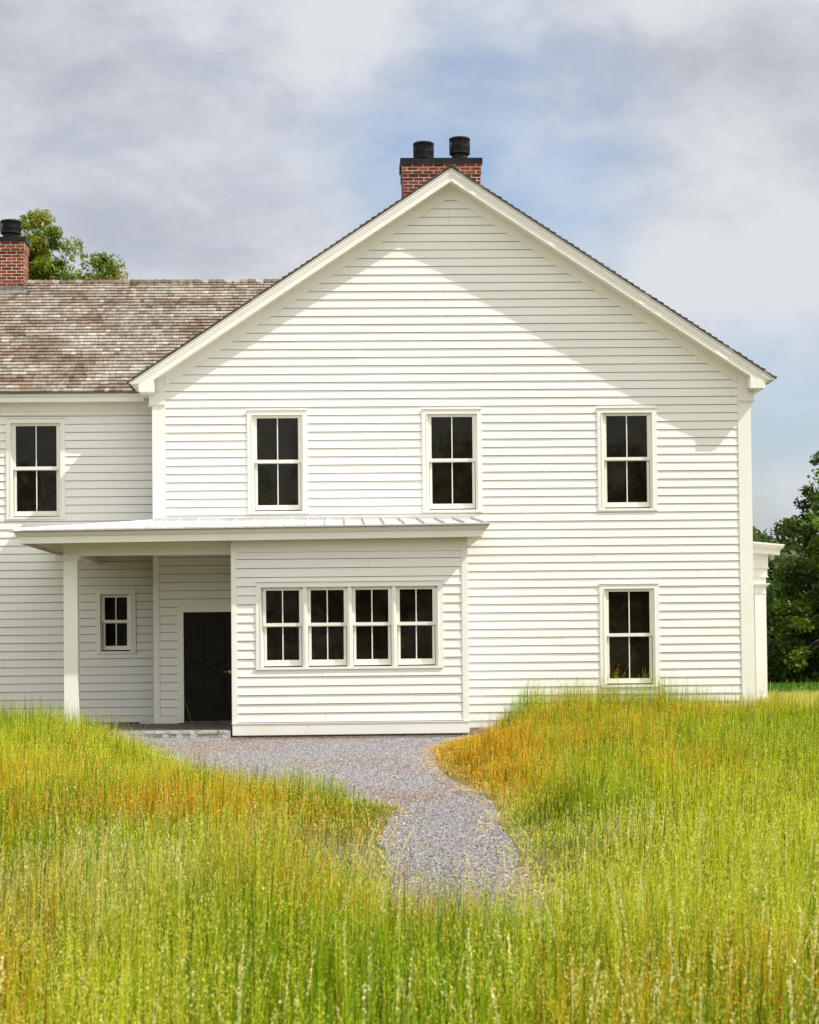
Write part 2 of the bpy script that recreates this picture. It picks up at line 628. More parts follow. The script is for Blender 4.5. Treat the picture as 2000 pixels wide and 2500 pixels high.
# sheathing with window openings, dark to paint shade into the board gaps
sh = MB()


def sheath(mb, x0, x1, z0, z1, holes, ya, yb):
    xs = sorted({x0, x1} | {h for q in holes for h in q[:2] if x0 < h < x1})
    for a, b_ in zip(xs, xs[1:]):
        mid = (a+b_)/2
        zz = z0
        for q in sorted([q for q in holes if q[0] < mid < q[1]], key=lambda q: q[2]):
            if q[2] > zz:
                mb.box(a, b_, ya, yb, zz, q[2])
            zz = max(zz, q[3])
        if zz < z1:
            mb.box(a, b_, ya, yb, zz, z1)


sheath(sh, GL+0.03, GR-0.03, -0.4, 6.3, HG+[(-3.12, -2.13, 0.0, 2.145)], 0.002, 0.10)
sh.prism_y([(GL+0.03, 6.3), (GR-0.03, 6.3), (GR-0.03, 6.55), (XC, 10.4), (GL+0.03, 6.55)], 0.002, 0.10)
sh.build('sheathing', M['foundation'], gw)
# corner boards, frieze, base
for nm, bx in (('corner_board', (7.728, GR, -0.034, 0.05, -0.35, 6.17)), ('corner_board', (GL, -3.43, -0.034, 0.05, 3.80, 6.17)),
               ('corner_board', (GL, -3.567, -0.034, 0.05, 0.002, 3.62))):
    box_part(nm, gw, M['trim'], bx)
box_part('base_board', gw, M['trim'], (2.0, 7.728, -0.03, 0.05, -0.28, -0.055))
box_part('base_board', gw, M['trim'], (-3.567, -3.21, -0.034, 0.05, 0.002, 0.125))

fr = MB()
for sg in (-1, 1):
    T = lambda d, o: (XC+sg*d, PEAK-SL*d-o)
    fr.prism_y([T(0, 0.27), T(5.578, 0.27), T(5.578, 0.512), T(0, 0.512)], -0.036, 0.0)
fr.build('frieze_board', M['trim'], gw)
for sg in (-1, 1):
    blk = MB()
    X = lambda d: XC+sg*d
    T = lambda d, o: (XC+sg*d, PEAK-SL*d-o)
    blk.prism_y([(X(5.582), 6.395), (X(5.86), 6.395), T(5.86, 0.272), T(5.582, 0.272)], -0.040, 0.03)
    a, b_ = sorted((X(5.578), X(5.885)))
    blk.box(a, b_, -0.066, 0.30, 6.165, 6.392)
    blk.box(a-0.012*(sg < 0), b_+0.012*(sg > 0), -0.052, 0.32, 6.140, 6.163)
    blk.build('entablature_block', M['trim'], gw)

# right side wall and back
for nm, org, u, n, s0, s1, z1 in (('wall', (GR-0.022, 0, 0), (0, 1, 0), (1, 0, 0), 0.06, 10.2, 6.1), ('wall', (0, 10.2, 0), (1, 0, 0), (0, 1, 0), GL, GR, 6.2)):
    o = siding('w', org, u, n, s0, s1, -0.3, z1, 0.139, [], None, 5).build('wall', M['paint'], house)
    o['label'] = 'side wall of the gable block' if n[0] else 'rear wall of the gable block'
box_part('corner_board', gw, M['trim'], (GR-0.045, GR+0.012, 0.052, 0.20, -0.35, 6.14))
box_part('sheathing', gw, M['foundation'], (GR-0.12, GR-0.024, 0.11, 10.15, -0.4, 6.5), (GL+0.03, GR-0.12, 10.1, 10.19, -0.4, 6.5), (GL+0.04, GL+0.12, 1.3, 10.1, -0.4, 6.5))

# --- main roof -----------------------------------------------------------
roof = MB()
for sg in (-1, 1):
    T = lambda d, o: (XC+sg*d, PEAK-SL*d-o)
    roof.prism_y([T(0, 0.022), T(TIP-0.02, 0.022), T(TIP-0.03, 0.05), T(0, 0.05)], -0.425, 10.6)
roof = roof.build('roof', M['drip'], house)
roof['label'] = 'steep shingled gable roof'


def shingle_col(brownness, rnd, dark=1.0):
    """weathered cedar: silver to raw brown, mixed per shingle"""
    f = min(1.0, max(0.0, brownness+rnd.gauss(0, 0.20)))
    a = rnd.uniform(0.80, 1.15)*dark
    q = rnd.random()
    lt = (0.37, 0.345, 0.305) if q < 0.5 else ((0.31, 0.283, 0.245) if q < 0.85 else (0.43, 0.41, 0.37))
    bw = (0.160, 0.115, 0.082) if q < 0.6 else (0.20, 0.138, 0.092)
    return tuple((lt[i]*(1-f)+bw[i]*f)*a for i in range(3))


def vnoise(x, y, seed=0):
    """smooth value noise, numpy arrays or floats"""
    x, y = np.asarray(x, float), np.asarray(y, float)
    xi, yi = np.floor(x), np.floor(y)
    fx, fy = x-xi, y-yi
    fx, fy = fx*fx*(3-2*fx), fy*fy*(3-2*fy)
    def h(a, b_):
        q = np.sin(a*127.1+b_*311.7+seed*74.7)*43758.5453
        return q-np.floor(q)
    return (h(xi, yi)*(1-fx)+h(xi+1, yi)*fx)*(1-fy)+(h(xi, yi+1)*(1-fx)+h(xi+1, yi+1)*fx)*fy


def fbm(x, y, seed=0, o=3):
    r, a = 0, 0.5
    for i in range(o):
        r = r+a*vnoise(np.asarray(x)*2**i, np.asarray(y)*2**i, seed+i*13)
        a *= 0.5
    return r/(1-0.5**o)


def shingles(name, eave, upv, along, L0, L1, nrm, nc, expo, parent, seed=3, limit=None, brown=0.30, wid=(0.08, 0.165), dark=1.0):
    rnd = random.Random(seed)
    mb = MB()
    eave, upv, along, nrm = map(Vector, (eave, upv, along, nrm))
    for i in range(nc):
        s = L0-rnd.uniform(0, 0.15)
        lo, hi = L0, L1
        if limit:
            lo, hi = limit(i*expo)
        base = eave+upv*(i*expo)
        while s < hi:
            wd = rnd.uniform(*wid)
            e = s+wd
            a, b_ = max(s, lo), min(e-0.004, hi)
            s = e
            if b_-a < 0.02:
                continue
            bn = float(fbm(a*1.3, i*0.33, seed, 3))
            br = brown+(bn-0.5)*2.0+(0.25 if i*expo < 0.75 else 0)*(name == 'w')
            c = shingle_col(br, rnd, dark)
            j = rnd.uniform(-0.006, 0.006)
            th = rnd.uniform(0.018, 0.028)
            p0 = base+along*a+upv*j
            p1 = base+along*b_+upv*(j+rnd.uniform(-.002, .002))
            q0 = base+along*a+upv*(expo*1.12)
            q1 = base+along*b_+upv*(expo*1.12)
            lo_n, hi_n = nrm*(0.012+th), nrm*0.006
            mb.add([p0, p1, q1, q0, p0+lo_n, p1+lo_n, q1+hi_n, q0+hi_n],
                   [(4, 5, 6, 7), (0, 1, 5, 4), (1, 2, 6, 5), (3, 0, 4, 7)], c)
    return mb


cosr = 1/math.sqrt(1+SL*SL)
sinr = SL*cosr
SLEN = TIP/cosr
for sg in (-1, 1):
    ev = (XC+sg*TIP, 0, PEAK-SL*TIP-0.022)
    mb = shingles('s', ev, (-sg*cosr, 0, sinr), (0, 1, 0), -0.44, 10.6, (sg*sinr, 0, cosr), 54, SLEN/54.3, roof, 20+sg, brown=0.75, dark=0.5)
    mb.build('shingles', M['cedar'], roof)
cap = MB()
rnd = random.Random(4)
y = -0.45
while y < 10.6:
    c = shingle_col(0.8, rnd, 0.55)
    for sg in (-1, 1):
        j = rnd.uniform(0, 0.006)
        cap.hexa([(XC, y, PEAK+0.024+j), (XC+sg*0.13, y, PEAK+0.024-0.13*SL+j), (XC+sg*0.13, y+0.2, PEAK+0.012-0.13*SL), (XC, y+0.2, PEAK+0.012)],
                 [(XC, y, PEAK-0.0), (XC+sg*0.13, y, PEAK-0.13*SL), (XC+sg*0.13, y+0.2, PEAK-0.13*SL), (XC, y+0.2, PEAK)], c)
    y += 0.17
cap.build('ridge_cap', M['cedar'], roof)

# rake trim
rk = MB()
for sg in (-1, 1):
    T = lambda d, o: (XC+sg*d, PEAK-SL*d-o)
    X = lambda d: XC+sg*d
    rk.prism_y([T(0, 0.052), T(6.232, 0.052), T(6.222, 0.075), T(0, 0.075)], -0.420, -0.36)
    rk.prism_y([T(0, 0.085), T(6.205, 0.085), T(6.14, 0.128), T(0, 0.128)], -0.412, -0.36)
    rk.prism_y([T(0, 0.128), T(6.14, 0.128), T(6.065, 0.174), T(0, 0.174)], -0.402, -0.36)
    rk.prism_y([T(0, 0.174), T(6.05, 0.174), T(6.05, 0.290) if False else (X(6.05), 6.372), (X(5.76), 6.372), T(5.76, 0.293), T(0, 0.293)], -0.392, -0.366)
    # boxed eave return
    a, b_ = sorted((X(5.76), X(5.785)))
    rk.prism_y([(X(5.762), 6.36), (X(5.79), 6.36), T(5.79, 0.30), T(5.762, 0.30)], -0.366, -0.067)
    a, b_ = sorted((X(5.762), X(6.048)))
    rk.box(a, b_, -0.366, 10.5, 6.372, 6.386)
    # sloping soffit of the rake
    rk.prism_y([T(0, 0.262), T(5.80, 0.262), T(5.80, 0.27), T(0, 0.27)], -0.366, 0.01)
    # eave fascia and crown running back
    a, b_ = sorted((X(6.025), X(6.052)))
    rk.box(a, b_, -0.366, 10.5, 6.386, 6.52)
    rk.prism_y([(X(6.054), 6.475), (X(6.205), 6.525), (X(6.205), 6.56), (X(6.0), 6.60)], -0.36, 10.5)
rk.build('rake_board', M['trim'], roof)
gp = MB()  # black strip painting the shade in the gap above the crown
for sg in (-1, 1):
    T = lambda d, o: (XC+sg*d, PEAK-SL*d-o)
    gp.prism_y([T(0, 0.0765), T(6.215, 0.0765), T(6.207, 0.0835), T(0, 0.0835)], -0.404, -0.37)
gp.build('gap_shade_strip', M['black'], roof)

# --- wing ------------------------------------------------------------------
EY, EZ = YW-0.37, 6.530              # wing eave line
RY = 5.25
RZ = EZ+SL*(RY-EY)
WX0 = -13.0
o = siding('w', (0, YW, 0), (1, 0, 0), (0, -1, 0), WX0, GL+0.02, 0.10, 6.13, 0.122, HW, None, 9).build('wall', M['paint'], house)
o['label'] = 'recessed clapboard wall of the wing'
ww = o
sh = MB()
sheath(sh, WX0, GL+0.1, -0.4, 6.45, HW, YW+0.002, YW+0.11)
sh.build('sheathing', M['foundation'], ww)
box_part('base_board', ww, M['trim'], (WX0, GL-0.002, YW-0.034, YW, -0.05, 0.098), (WX0, GL-0.002, YW-0.044, YW, 0.098, 0.122))
box_part('frieze_board', ww, M['trim'], (WX0, GL-0.002, YW-0.036, YW, 6.135, 6.36), (WX0, GL-0.002, YW-0.050, YW, 6.110, 6.135), (WX0, GL-0.002, YW-0.060, YW, 6.175, 6.19))
box_part('foundation', ww, M['foundation'], (WX0, GL-0.02, YW-0.01, YW+0.1, -0.5, -0.052))
# left end wall (off frame)
siding('w', (WX0, 0, 0), (0, 1, 0), (-1, 0, 0), YW, 9.4, -0.3, 6.4, 0.12, [], None, 12).build('wall', M['paint'], house)['label'] = 'end wall of the wing'
wr = MB()
wr.prism_x([(EY+0.01, EZ-0.005), (RY, RZ-0.012), (2*RY-EY, EZ-0.01), (2*RY-EY, EZ-0.06), (RY, RZ-0.06), (EY+0.02, EZ-0.04)], WX0-0.4, 0.2)
wroof = wr.build('roof', M['drip'], house)
wroof['label'] = 'weathered shingle roof of the wing'
slen = (RY-EY)/cosr
NC = 35
lim = lambda s_: (WX0-0.4, XC-max(0.0, (PEAK-(EZ+s_*sinr)))/SL+0.25)
shingles('w', (0, EY-0.005, EZ-0.012), (0, cosr, sinr), (1, 0, 0), WX0-0.4, 0.3, (0, -sinr, cosr), NC, slen/(NC+0.25), wroof, 31, lim, brown=0.36).build('shingles', M['cedar'], wroof)
back = MB()
back.prism_x([(RY, RZ+0.02), (2*RY-EY, EZ+0.02), (2*RY-EY, EZ), (RY, RZ)], WX0-0.4, -2.0, (0.5, 0.43, 0.34))
back.build('shingles', M['cedar'], wroof)
cap = MB()
x = WX0-0.4
while x < XC-(PEAK-RZ)/SL+0.1:
    c = shingle_col(rnd.choice((0.1, 0.95, 1.0, 0.9)), rnd, 0.8)
    j = rnd.uniform(0, 0.008)
    for sg in (-1, 1):
        cap.hexa([(x, RY, RZ+0.055+j), (x+0.21, RY, RZ+0.040), (x+0.21, RY+sg*0.125, RZ+0.040-0.125*SL), (x, RY+sg*0.125, RZ+0.055-0.125*SL+j)],
                 [(x, RY, RZ+0.02), (x+0.21, RY, RZ+0.02), (x+0.21, RY+sg*0.125, RZ+0.018-0.125*SL), (x, RY+sg*0.125, RZ+0.018-0.125*SL)], c)
    x += 0.172
cap.build('ridge_cap', M['cedar'], wroof)
we = MB()
we.prism_x([(EY+0.012, EZ-0.045), (EY+0.075, EZ-0.105), (EY+0.2, EZ-0.105), (EY+0.2, EZ-0.045)], WX0-0.3, -3.93)
we.box(WX0-0.3, -3.92, EY+0.08, EY+0.11, 6.338, 6.45)
we.box(WX0-0.3, -3.7, EY+0.10, YW-0.01, 6.350, 6.362)
we.build('fascia', M['trim'], wroof)
box_part('wing_deck', wroof, M['trim'], (WX0-0.2, GL, EY+0.2, YW+0.1, 6.37, 6.44)).name = 'eave_lining'


# --- chimneys --------------------------------------------------------------
def brick_stack(x0, x1, y0, y1, z0, z1, zc, parent, seed):
    rnd = random.Random(seed)
    H, BL, J = 0.0695, 0.215, 0.0145
    mb = MB()
    zc = z1-3*H
    z = z1-H
    k = 0
    while z > z0:
        e = 0.0 if z > zc-0.01 else 0.018
        ax0, ax1, ay0, ay1 = x0+e, x1-e, y0+e, y1-e
        for side in range(4):
            ln = (ax1-ax0) if side % 2 == 0 else (ay1-ay0)
            s = -0.0 if k % 2 == 0 else -BL/2
            while s < ln-0.02:
                a, b_ = max(0, s)+J/2, min(ln, s+BL)-J/2
                s += BL
                if b_-a < 0.02:
                    continue
                v = rnd.uniform(0.55, 1.25)
                r_ = rnd.random()
                c = (0.20*v, 0.040*v, 0.022*v) if r_ < 0.72 else ((0.10*v, 0.032*v, 0.026*v) if r_ < 0.88 else (0.30*v, 0.085*v, 0.040*v))
                dp = rnd.uniform(-0.002, 0.003)
                if side == 0:
                    mb.box(ax0+a, ax0+b_, ay0-dp, ay0+0.05, z+J/2, z+H-J/2, c)
                elif side == 2:
                    mb.box(ax0+a, ax0+b_, ay1-0.05, ay1+dp, z+J/2, z+H-J/2, c)
                elif side == 1:
                    mb.box(ax1-0.05, ax1+dp, ay0+a, ay0+b_, z+J/2, z+H-J/2, c)
                else:
                    mb.box(ax0-dp, ax0+0.05, ay0+a, ay0+b_, z+J/2, z+H-J/2, c)
        z -= H
        k += 1
    st = mb.build('brickwork', M['brick'], parent)
    mo = MB()
    mo.box(x0+0.003, x1-0.003, y0+0.003, y1-0.003, zc+0.002, z1)
    mo.box(x0+0.021, x1-0.021, y0+0.021, y1-0.021, z0, zc+0.002)
    mo.build('mortar', M['mortar'], parent)


def flue_vent(cx, cy, zb, z0, z1, r, parent):
    mb = MB()
    n = 30
    # neck and flared base
    mb.lathe(cx, cy, [(r*0.98, zb), (r*0.9, zb+0.02), (r*0.78, zb+0.05), (r*0.76, z0+0.03)], n)
    # domed lid
    mb.lathe(cx, cy, [(r*1.0, z1-0.055), (r*1.02, z1-0.05), (r*1.02, z1-0.03), (r*0.9, z1-0.012), (r*0.6, z1), (0.001, z1+0.004)], n)
    mb.lathe(cx, cy, [(r*0.98, z1-0.055), (0.001, z1-0.05)], n)
    # bottom pan
    mb.lathe(cx, cy, [(r*0.80, z0), (r*0.95, z0+0.004), (r*1.0, z0+0.02), (r*1.0, z0+0.05), (r*0.97, z0+0.05)], n)
    # middle band
    zm = (z0+z1)/2
    mb.lathe(cx, cy, [(r*1.0, zm-0.010), (r*1.015, zm-0.008), (r*1.015, zm+0.008), (r*1.0, zm+0.010), (r*0.985, zm), (r*1.0, zm-0.010)], n)
    # heavy posts and fine mesh bars
    for i in range(8):
        a = 2*math.pi*(i+0.3)/8
        px, py = cx+r*math.cos(a), cy+r*math.sin(a)
        mb.box(px-0.006, px+0.006, py-0.006, py+0.006, z0+0.04, z1-0.05)
    for i in range(56):
        a = 2*math.pi*i/56
        px, py = cx+r*0.975*math.cos(a), cy+r*0.975*math.sin(a)
        mb.box(px-0.0035, px+0.0035, py-0.0035, py+0.0035, z0+0.04, z1-0.05)
    # inner liner
    mb.lathe(cx, cy, [(r*0.86, z0+0.02), (r*0.86, zm-0.02), (r*0.80, zm), (r*0.80, z1-0.075)], n)
    return mb.build('flue_vent', M['black'], parent)


def chimney_cap(x0, x1, y0, y1, zb, zt, parent):
    mb = MB()
    mb.box(x0, x1, y0, y1, zb, zt-0.004)
    mb.hexa([(x0-.004, y0-.004, zt-0.004), (x1+.004, y0-.004, zt-0.004), (x1+.004, y1+.004, zt-0.004), (x0-.004, y1+.004, zt-0.004)],
            [(x0+.2, y0+.2, zt+0.018), (x1-.2, y0+.2, zt+0.018), (x1-.2, y1-.2, zt+0.018), (x0+.2, y1-.2, zt+0.018)])
    return mb.build('chimney_cap', M['black'], parent)


ch = bpy.data.objects.new('chimney', None)
col.objects.link(ch)
ch.parent = house
ch['label'] = 'wide brick chimney with two vents behind the gable peak'
brick_stack(1.25, 2.866, 1.42, 2.40, 9.5, 11.20, 10.985, ch, 1)
chimney_cap(1.226, 2.888, 1.395, 2.425, 11.20, 11.315, ch)
flue_vent(1.713, 1.85, 11.31, 11.37, 11.74, 0.212, ch)
flue_vent(2.453, 1.85, 11.31, 11.475, 11.835, 0.213, ch)
ch = bpy.data.objects.new('chimney', None)
col.objects.link(ch)
ch.parent = house
ch['label'] = 'narrow brick chimney on the ridge of the wing'
brick_stack(-8.05, -6.885, 4.85, 5.50, 8.95, 10.335, 10.13, ch, 2)
chimney_cap(-8.075, -6.862, 4.825, 5.525, 10.335, 10.445, ch)
flue_vent(-7.24, 5.17, 10.44, 10.55, 10.87, 0.222, ch)
lf = MB()
lf.hexa([(-8.12, 4.70, EZ+SL*(4.70-EY)+0.03), (-6.84, 4.70, EZ+SL*(4.70-EY)+0.03), (-6.84, 4.87, EZ+SL*(4.87-EY)+0.03), (-8.12, 4.87, EZ+SL*(4.87-EY)+0.03)],
        [(-8.12, 4.70, EZ+SL*(4.70-EY)), (-6.84, 4.70, EZ+SL*(4.70-EY)), (-6.84, 4.87, EZ+SL*(4.87-EY)), (-8.12, 4.87, EZ+SL*(4.87-EY))])
lf.box(-8.06, -6.878, 4.838, 4.868, 9.20, 9.36)
lf.build('flashing', M['lead'], ch)

# --- entry box (wall under the low porch roof) ------------------------------
BX0, BX1 = -2.0, 2.2
WB = (-1.57, 1.76, 1.056, 2.628)
o = siding('w', (0, YB, 0), (1, 0, 0), (0, -1, 0), BX0+0.02, BX1-0.02, 0.118, 3.144, 0.118, [(WB[0]+.01, WB[1]-.01, WB[2]+.005, WB[3]-.005)], None, 21).build('wall', M['paint'], house)
o['label'] = 'clapboard wall of the entry with the window bank'
ew = o
for org, u, n in (((BX1-0.022, YB, 0), (0, 1, 0), (1, 0, 0)), ((BX0+0.022, YB, 0), (0, 1, 0), (-1, 0, 0))):
    siding('w', org, u, n, 0.05, 3.13, 0.118, 3.5, 0.118, [], None, 22).build('wall', M['paint'], house)['label'] = 'short return wall of the entry'
sh = MB()
sheath(sh, BX0+0.03, BX1-0.03, -0.1, 3.5, [WB], YB+0.002, YB+0.1)
sh.box(BX0+0.03, BX0+0.1, YB+0.1, -0.03, -0.1, 3.5)
sh.box(BX1-0.1, BX1-0.03, YB+0.1, -0.03, -0.1, 3.5)
sh.build('sheathing', M['foundation'], ew)
box_part('corner_board', ew, M['trim'], (BX0, BX0+0.094, YB-0.034, YB+0.06, 0.118, 3.50), (BX0-0.012, BX0+0.02, YB+0.062, YB+0.15, 0.118, 3.5))
box_part('corner_board', ew, M['trim'], (BX1-0.10, BX1, YB-0.034, YB+0.06, 0.118, 3.50), (BX1-0.02, BX1+0.012, YB+0.062, YB+0.15, 0.118, 3.5))
box_part('frieze_board', ew, M['trim'], (BX0+0.094, BX1-0.10, YB-0.028, YB, 3.148, 3.50))
box_part('base_board', ew, M['trim'], (BX0+0.002, BX1-0.002, YB-0.040, YB+0.02, -0.102, 0.095), (BX0-0.012, BX1+0.012, YB-0.052, YB+0.02, 0.097, 0.116), (BX1-0.03, BX1+0.014, YB+0.022, -0.03, -0.10, 0.095))
box_part('foundation', ew, M['foundation'], (BX0+0.02, BX1-0.02, YB-0.015, YB+0.1, -0.3, -0.104))

# window bank
fr = MB()
yw = YB
yo = yw-0.036
x0, x1, z0, z1 = WB
cw = 0.09
zs = z0+0.045
fr.box(x0, x0+cw, yo, yw+0.01, zs, z1-0.02)
fr.box(x1-cw, x1, yo, yw+0.01, zs, z1-0.02)
fr.box(x0+cw, x1-cw, yo, yw+0.01, z1-cw-0.012, z1-0.02)
fr.box(x0-0.004, x1+0.004, yo-0.018, yw+0.01, z1-0.016, z1)
fr.box(x0, x1, yo-0.008, yw+0.12, z0, zs-0.002)
for a, b_ in ((x0+cw-0.012, x0+cw+0.004), (x1-cw-0.004, x1-cw+0.012)):
    fr.box(a, b_, yo-0.007, yw+0.01, zs, z1-cw-0.016)
fr.box(x0+cw-0.012, x1-cw+0.012, yo-0.007, yw+0.01, z1-cw-0.016, z1-cw+0.002)
GX = ((-1.39, -0.80), (-0.595, -0.005), (0.202, 0.787), (0.991, 1.577))
fr.box(x0+cw, x0+cw+0.010, yw+0.01, yw+0.12, zs, z1-cw-0.016)
fr.box(x0+cw+0.01, GX[0][0]-0.046, yw+0.0585, yw+0.0635, zs, z1-cw-0.018)
fr.box(GX[3][1]+0.046, x1-cw-0.01, yw+0.0585, yw+0.0635, zs, z1-cw-0.018)
fr.box(GX[3][1]+0.052, x1-cw-0.01, yw+0.012, yw+0.0205, zs, z1-cw-0.018)
fr.box(x1-cw-0.010, x1-cw, yw+0.01, yw+0.12, zs, z1-cw-0.016)
for (a0, a1), (b0, b1) in zip(GX, GX[1:]):
    mxx = (a1+b0)/2
    fr.box(mxx-0.036, mxx+0.036, yo+0.008, yw+0.12, zs, z1-cw-0.018)
    fr.box(mxx-0.012, mxx+0.012, yo+0.001, yo+0.008, zs, z1-cw-0.018)
    fr.box(a1+0.046, b0-0.046, yw+0.0585, yw+0.0635, zs, z1-cw-0.018)
    fr.box(a1+0.051, b0-0.051, yw+0.012, yw+0.0205, zs, z1-cw-0.018)
fr.box(x0+cw+0.01, x1-cw-0.01, yw+0.012, yw+0.021, z1-cw-0.04, z1-cw-0.018)
o = fr.build('window_surround', M['trim'], house)
o['label'] = 'long casing round the four windows of the entry'
for i, (a, b_) in enumerate(GX):
    w_ = bpy.data.objects.new('window', None)
    col.objects.link(w_)
    w_.parent = house
    w_['label'] = ('first of the four entry windows, beside the door', 'second of the four entry windows from the door', 'third of the four entry windows from the door', 'last of the four entry windows, nearest the corner')[i]
    double_hung(w_, a, b_, 2.465, 1.884, 1.815, 1.226, yw, brl=0.105, tr=0.03, st=0.05)
    rm = MB()  # dark sheet in place of the unlit room
    rm.box(a-0.08, b_+0.08, yw+0.122, yw+0.13, z0+0.01, z1-0.03)
    rm.build('dark_backing', M['interior'], w_)

# --- door ---------------------------------------------------------------------
door = bpy.data.objects.new('door', None)
col.objects.link(door)
door.parent = house
door['label'] = 'dark four panel entry door'
dl = MB()
dx0, dx1, dz0, dz1 = -3.095, -2.145, 0.045, 2.135
yd = 0.03
dl.box(dx0, dx1, yd+0.012, yd+0.045, dz0, dz1)
xm = (dx0+dx1)/2
sw = 0.125
for a, b_ in ((dx0, dx0+sw), (xm-0.055, xm+0.055), (dx1-sw, dx1)):
    dl.box(a, b_, yd, yd+0.012, dz0, dz1)
for a, b_ in ((dz0, dz0+0.23), (0.90, 1.10), (dz1-0.12, dz1)):
    for p, q in ((dx0+sw, xm-0.055), (xm+0.055, dx1-sw)):
        dl.box(p, q, yd, yd+0.012, a, b_)
for p, q in ((dx0+sw, xm-0.055), (xm+0.055, dx1-sw)):
    for a, b_ in ((dz0+0.23, 0.90), (1.10, dz1-0.12)):
        dl.hexa([(p+.055, yd+.003, a+.055), (q-.055, yd+.003, a+.055), (q-.055, yd+.003, b_-.055), (p+.055, yd+.003, b_-.055)],
                [(p+.025, yd+.013, a+.025), (q-.025, yd+.013, a+.025), (q-.025, yd+.013, b_-.025), (p+.025, yd+.013, b_-.025)])
dl.build('door_leaf', M['door'], door)
fr = MB()
fr.box(-3.215, -3.105, -0.036, 0.08, 0.012, 2.255)
fr.box(-3.105, -2.03, -0.036, 0.08, 2.143, 2.255)
fr.box(-3.222, -2.03, -0.050, 0.0, 2.257, 2.275)
fr.box(-2.135, -2.03, -0.036, 0.08, 0.012, 2.143)
fr.build('door_frame', M['trim'], door)
box_part('threshold', door, M['stone'], (-3.105, -2.135, -0.05, 0.08, 0.003, 0.04))
h = MB()
h.box(-2.245, -2.190, yd-0.008, yd, 0.955, 1.010)
h.tube([(-2.218, yd, 0.985), (-2.218, yd-0.045, 0.985)], [0.011, 0.011], 10)
h.tube([(-2.212, yd-0.045, 0.985), (-2.27, yd-0.047, 0.985), (-2.345, yd-0.045, 0.982)], [0.011, 0.010, 0.009], 10)
h.build('handle', M['brass'], door)

# --- porch roof -----------------------------------------------------------------
YF = -3.49
TILT = 0.0068
FL, FR_ = -5.70, 2.50
pr = MB()
zt = lambda x: TILT*(x+1.6)      # the long eave is very slightly out of level
RF = 3.580                       # metal edge height at the front
RB = 3.905                       # at the wall
fx0, fx1 = -5.85, 2.585
Yfe = YF-0.10
hipx = GL
# metal sheets
A = [(fx0, Yfe, RF+zt(fx0)), (fx1, Yfe, RF+zt(fx1)), (fx1, 0.0, RB), (hipx, 0.0, RB)]
B = [(x, y, z-0.016) for x, y, z in A]
pr.hexa(A, B)
A = [(fx0, Yfe, RF+zt(fx0)), (hipx, 0.0, RB), (hipx, YW, RB+0.02), (fx0, YW, RF)]
pr.hexa(A, [(x, y, z-0.016) for x, y, z in A])
# standing seams
sx = -5.60
slope = lambda x, y: (RF+zt(x))+(RB-RF-zt(x))*((y-Yfe)/(0-Yfe))
while sx < fx1-0.05:
    yb = 0.0
    if sx < hipx:
        yb = Yfe+(0-Yfe)*(sx-fx0)/(hipx-fx0)-0.02
    ya = Yfe+0.004
    jx = random.uniform(-0.004, 0.004)
    if yb-ya > 0.1:
        h0, h1 = 0.042, 0.042
        s_ = MB()
        pr.hexa([(sx-0.005, ya, slope(sx, ya)), (sx+0.005, ya, slope(sx, ya)), (sx+0.005+jx, yb, slope(sx, yb)), (sx-0.005+jx, yb, slope(sx, yb))],
                [(sx-0.005, ya+0.015, slope(sx, ya)+h0), (sx+0.005, ya+0.015, slope(sx, ya)+h0), (sx+0.005+jx, yb, slope(sx, yb)+h1), (sx-0.005+jx, yb, slope(sx, yb)+h1)])
    # folded lip hanging over the edge between seams
    pr.box(sx+0.006, min(sx+0.346, fx1), Yfe-0.012, Yfe+0.004, RF+zt(sx)-0.016, RF+zt(sx)+0.010+random.uniform(-.003, .003))
    sx += 0.352
# hip cap
pr.hexa([(fx0, Yfe, RF+zt(fx0)), (fx0+0.08, Yfe, RF+zt(fx0)), (hipx+0.05, 0, RB), (hipx-0.05, 0.05, RB)],
        [(fx0+0.02, Yfe, RF+zt(fx0)+0.035), (fx0+0.06, Yfe, RF+zt(fx0)+0.035), (hipx+0.02, 0, RB+0.04), (hipx-0.02, 0.05, RB+0.04)])
proof = pr.build('porch_roof', M['metalroof'], house)
proof['label'] = 'low white standing seam roof over porch and entry'
box_part('flashing', proof, M['metalroof'], (GL-0.01, 2.56, -0.046, -0.004, RB+0.03, 3.965), (GL-0.01, 2.56, -0.052, -0.004, RB-0.01, RB+0.028))
e = MB()


def along(mb, x0, x1, ya, yb, za, zb):
    """box following the slight tilt of the eave"""
    mb.hexa([(x0, ya, za+zt(x0)), (x1, ya, za+zt(x1)), (x1, ya, zb+zt(x1)), (x0, ya, zb+zt(x0))],
            [(x0, yb, za+zt(x0)), (x1, yb, za+zt(x1)), (x1, yb, zb+zt(x1)), (x0, yb, zb+zt(x0))])


along(e, FL, FR_, YF, YF+0.025, 3.349, 3.470)
# crown moulding along front
for (z_a, z_b, o_a, o_b) in ((3.470, 3.500, 0.015, 0.045), (3.500, 3.545, 0.045, 0.078)):
    e.hexa([(FL-o_a, YF-o_a, z_a+zt(FL)), (FR_+o_a, YF-o_a, z_a+zt(FR_)), (FR_+o_b, YF-o_b, z_b+zt(FR_)), (FL-o_b, YF-o_b, z_b+zt(FL))],
           [(FL-o_a, YF+0.03, z_a+zt(FL)), (FR_+o_a, YF+0.03, z_a+zt(FR_)), (FR_+o_b, YF+0.03, z_b+zt(FR_)), (FL-o_b, YF+0.03, z_b+zt(FL))])
# left side fascia and crown
e.box(FL-0.001, FL+0.025, YF+0.027, YW-0.05, 3.325, 3.445)
e.box(FL-0.045, FL, YF+0.031, YW-0.05, 3.445, 3.51)
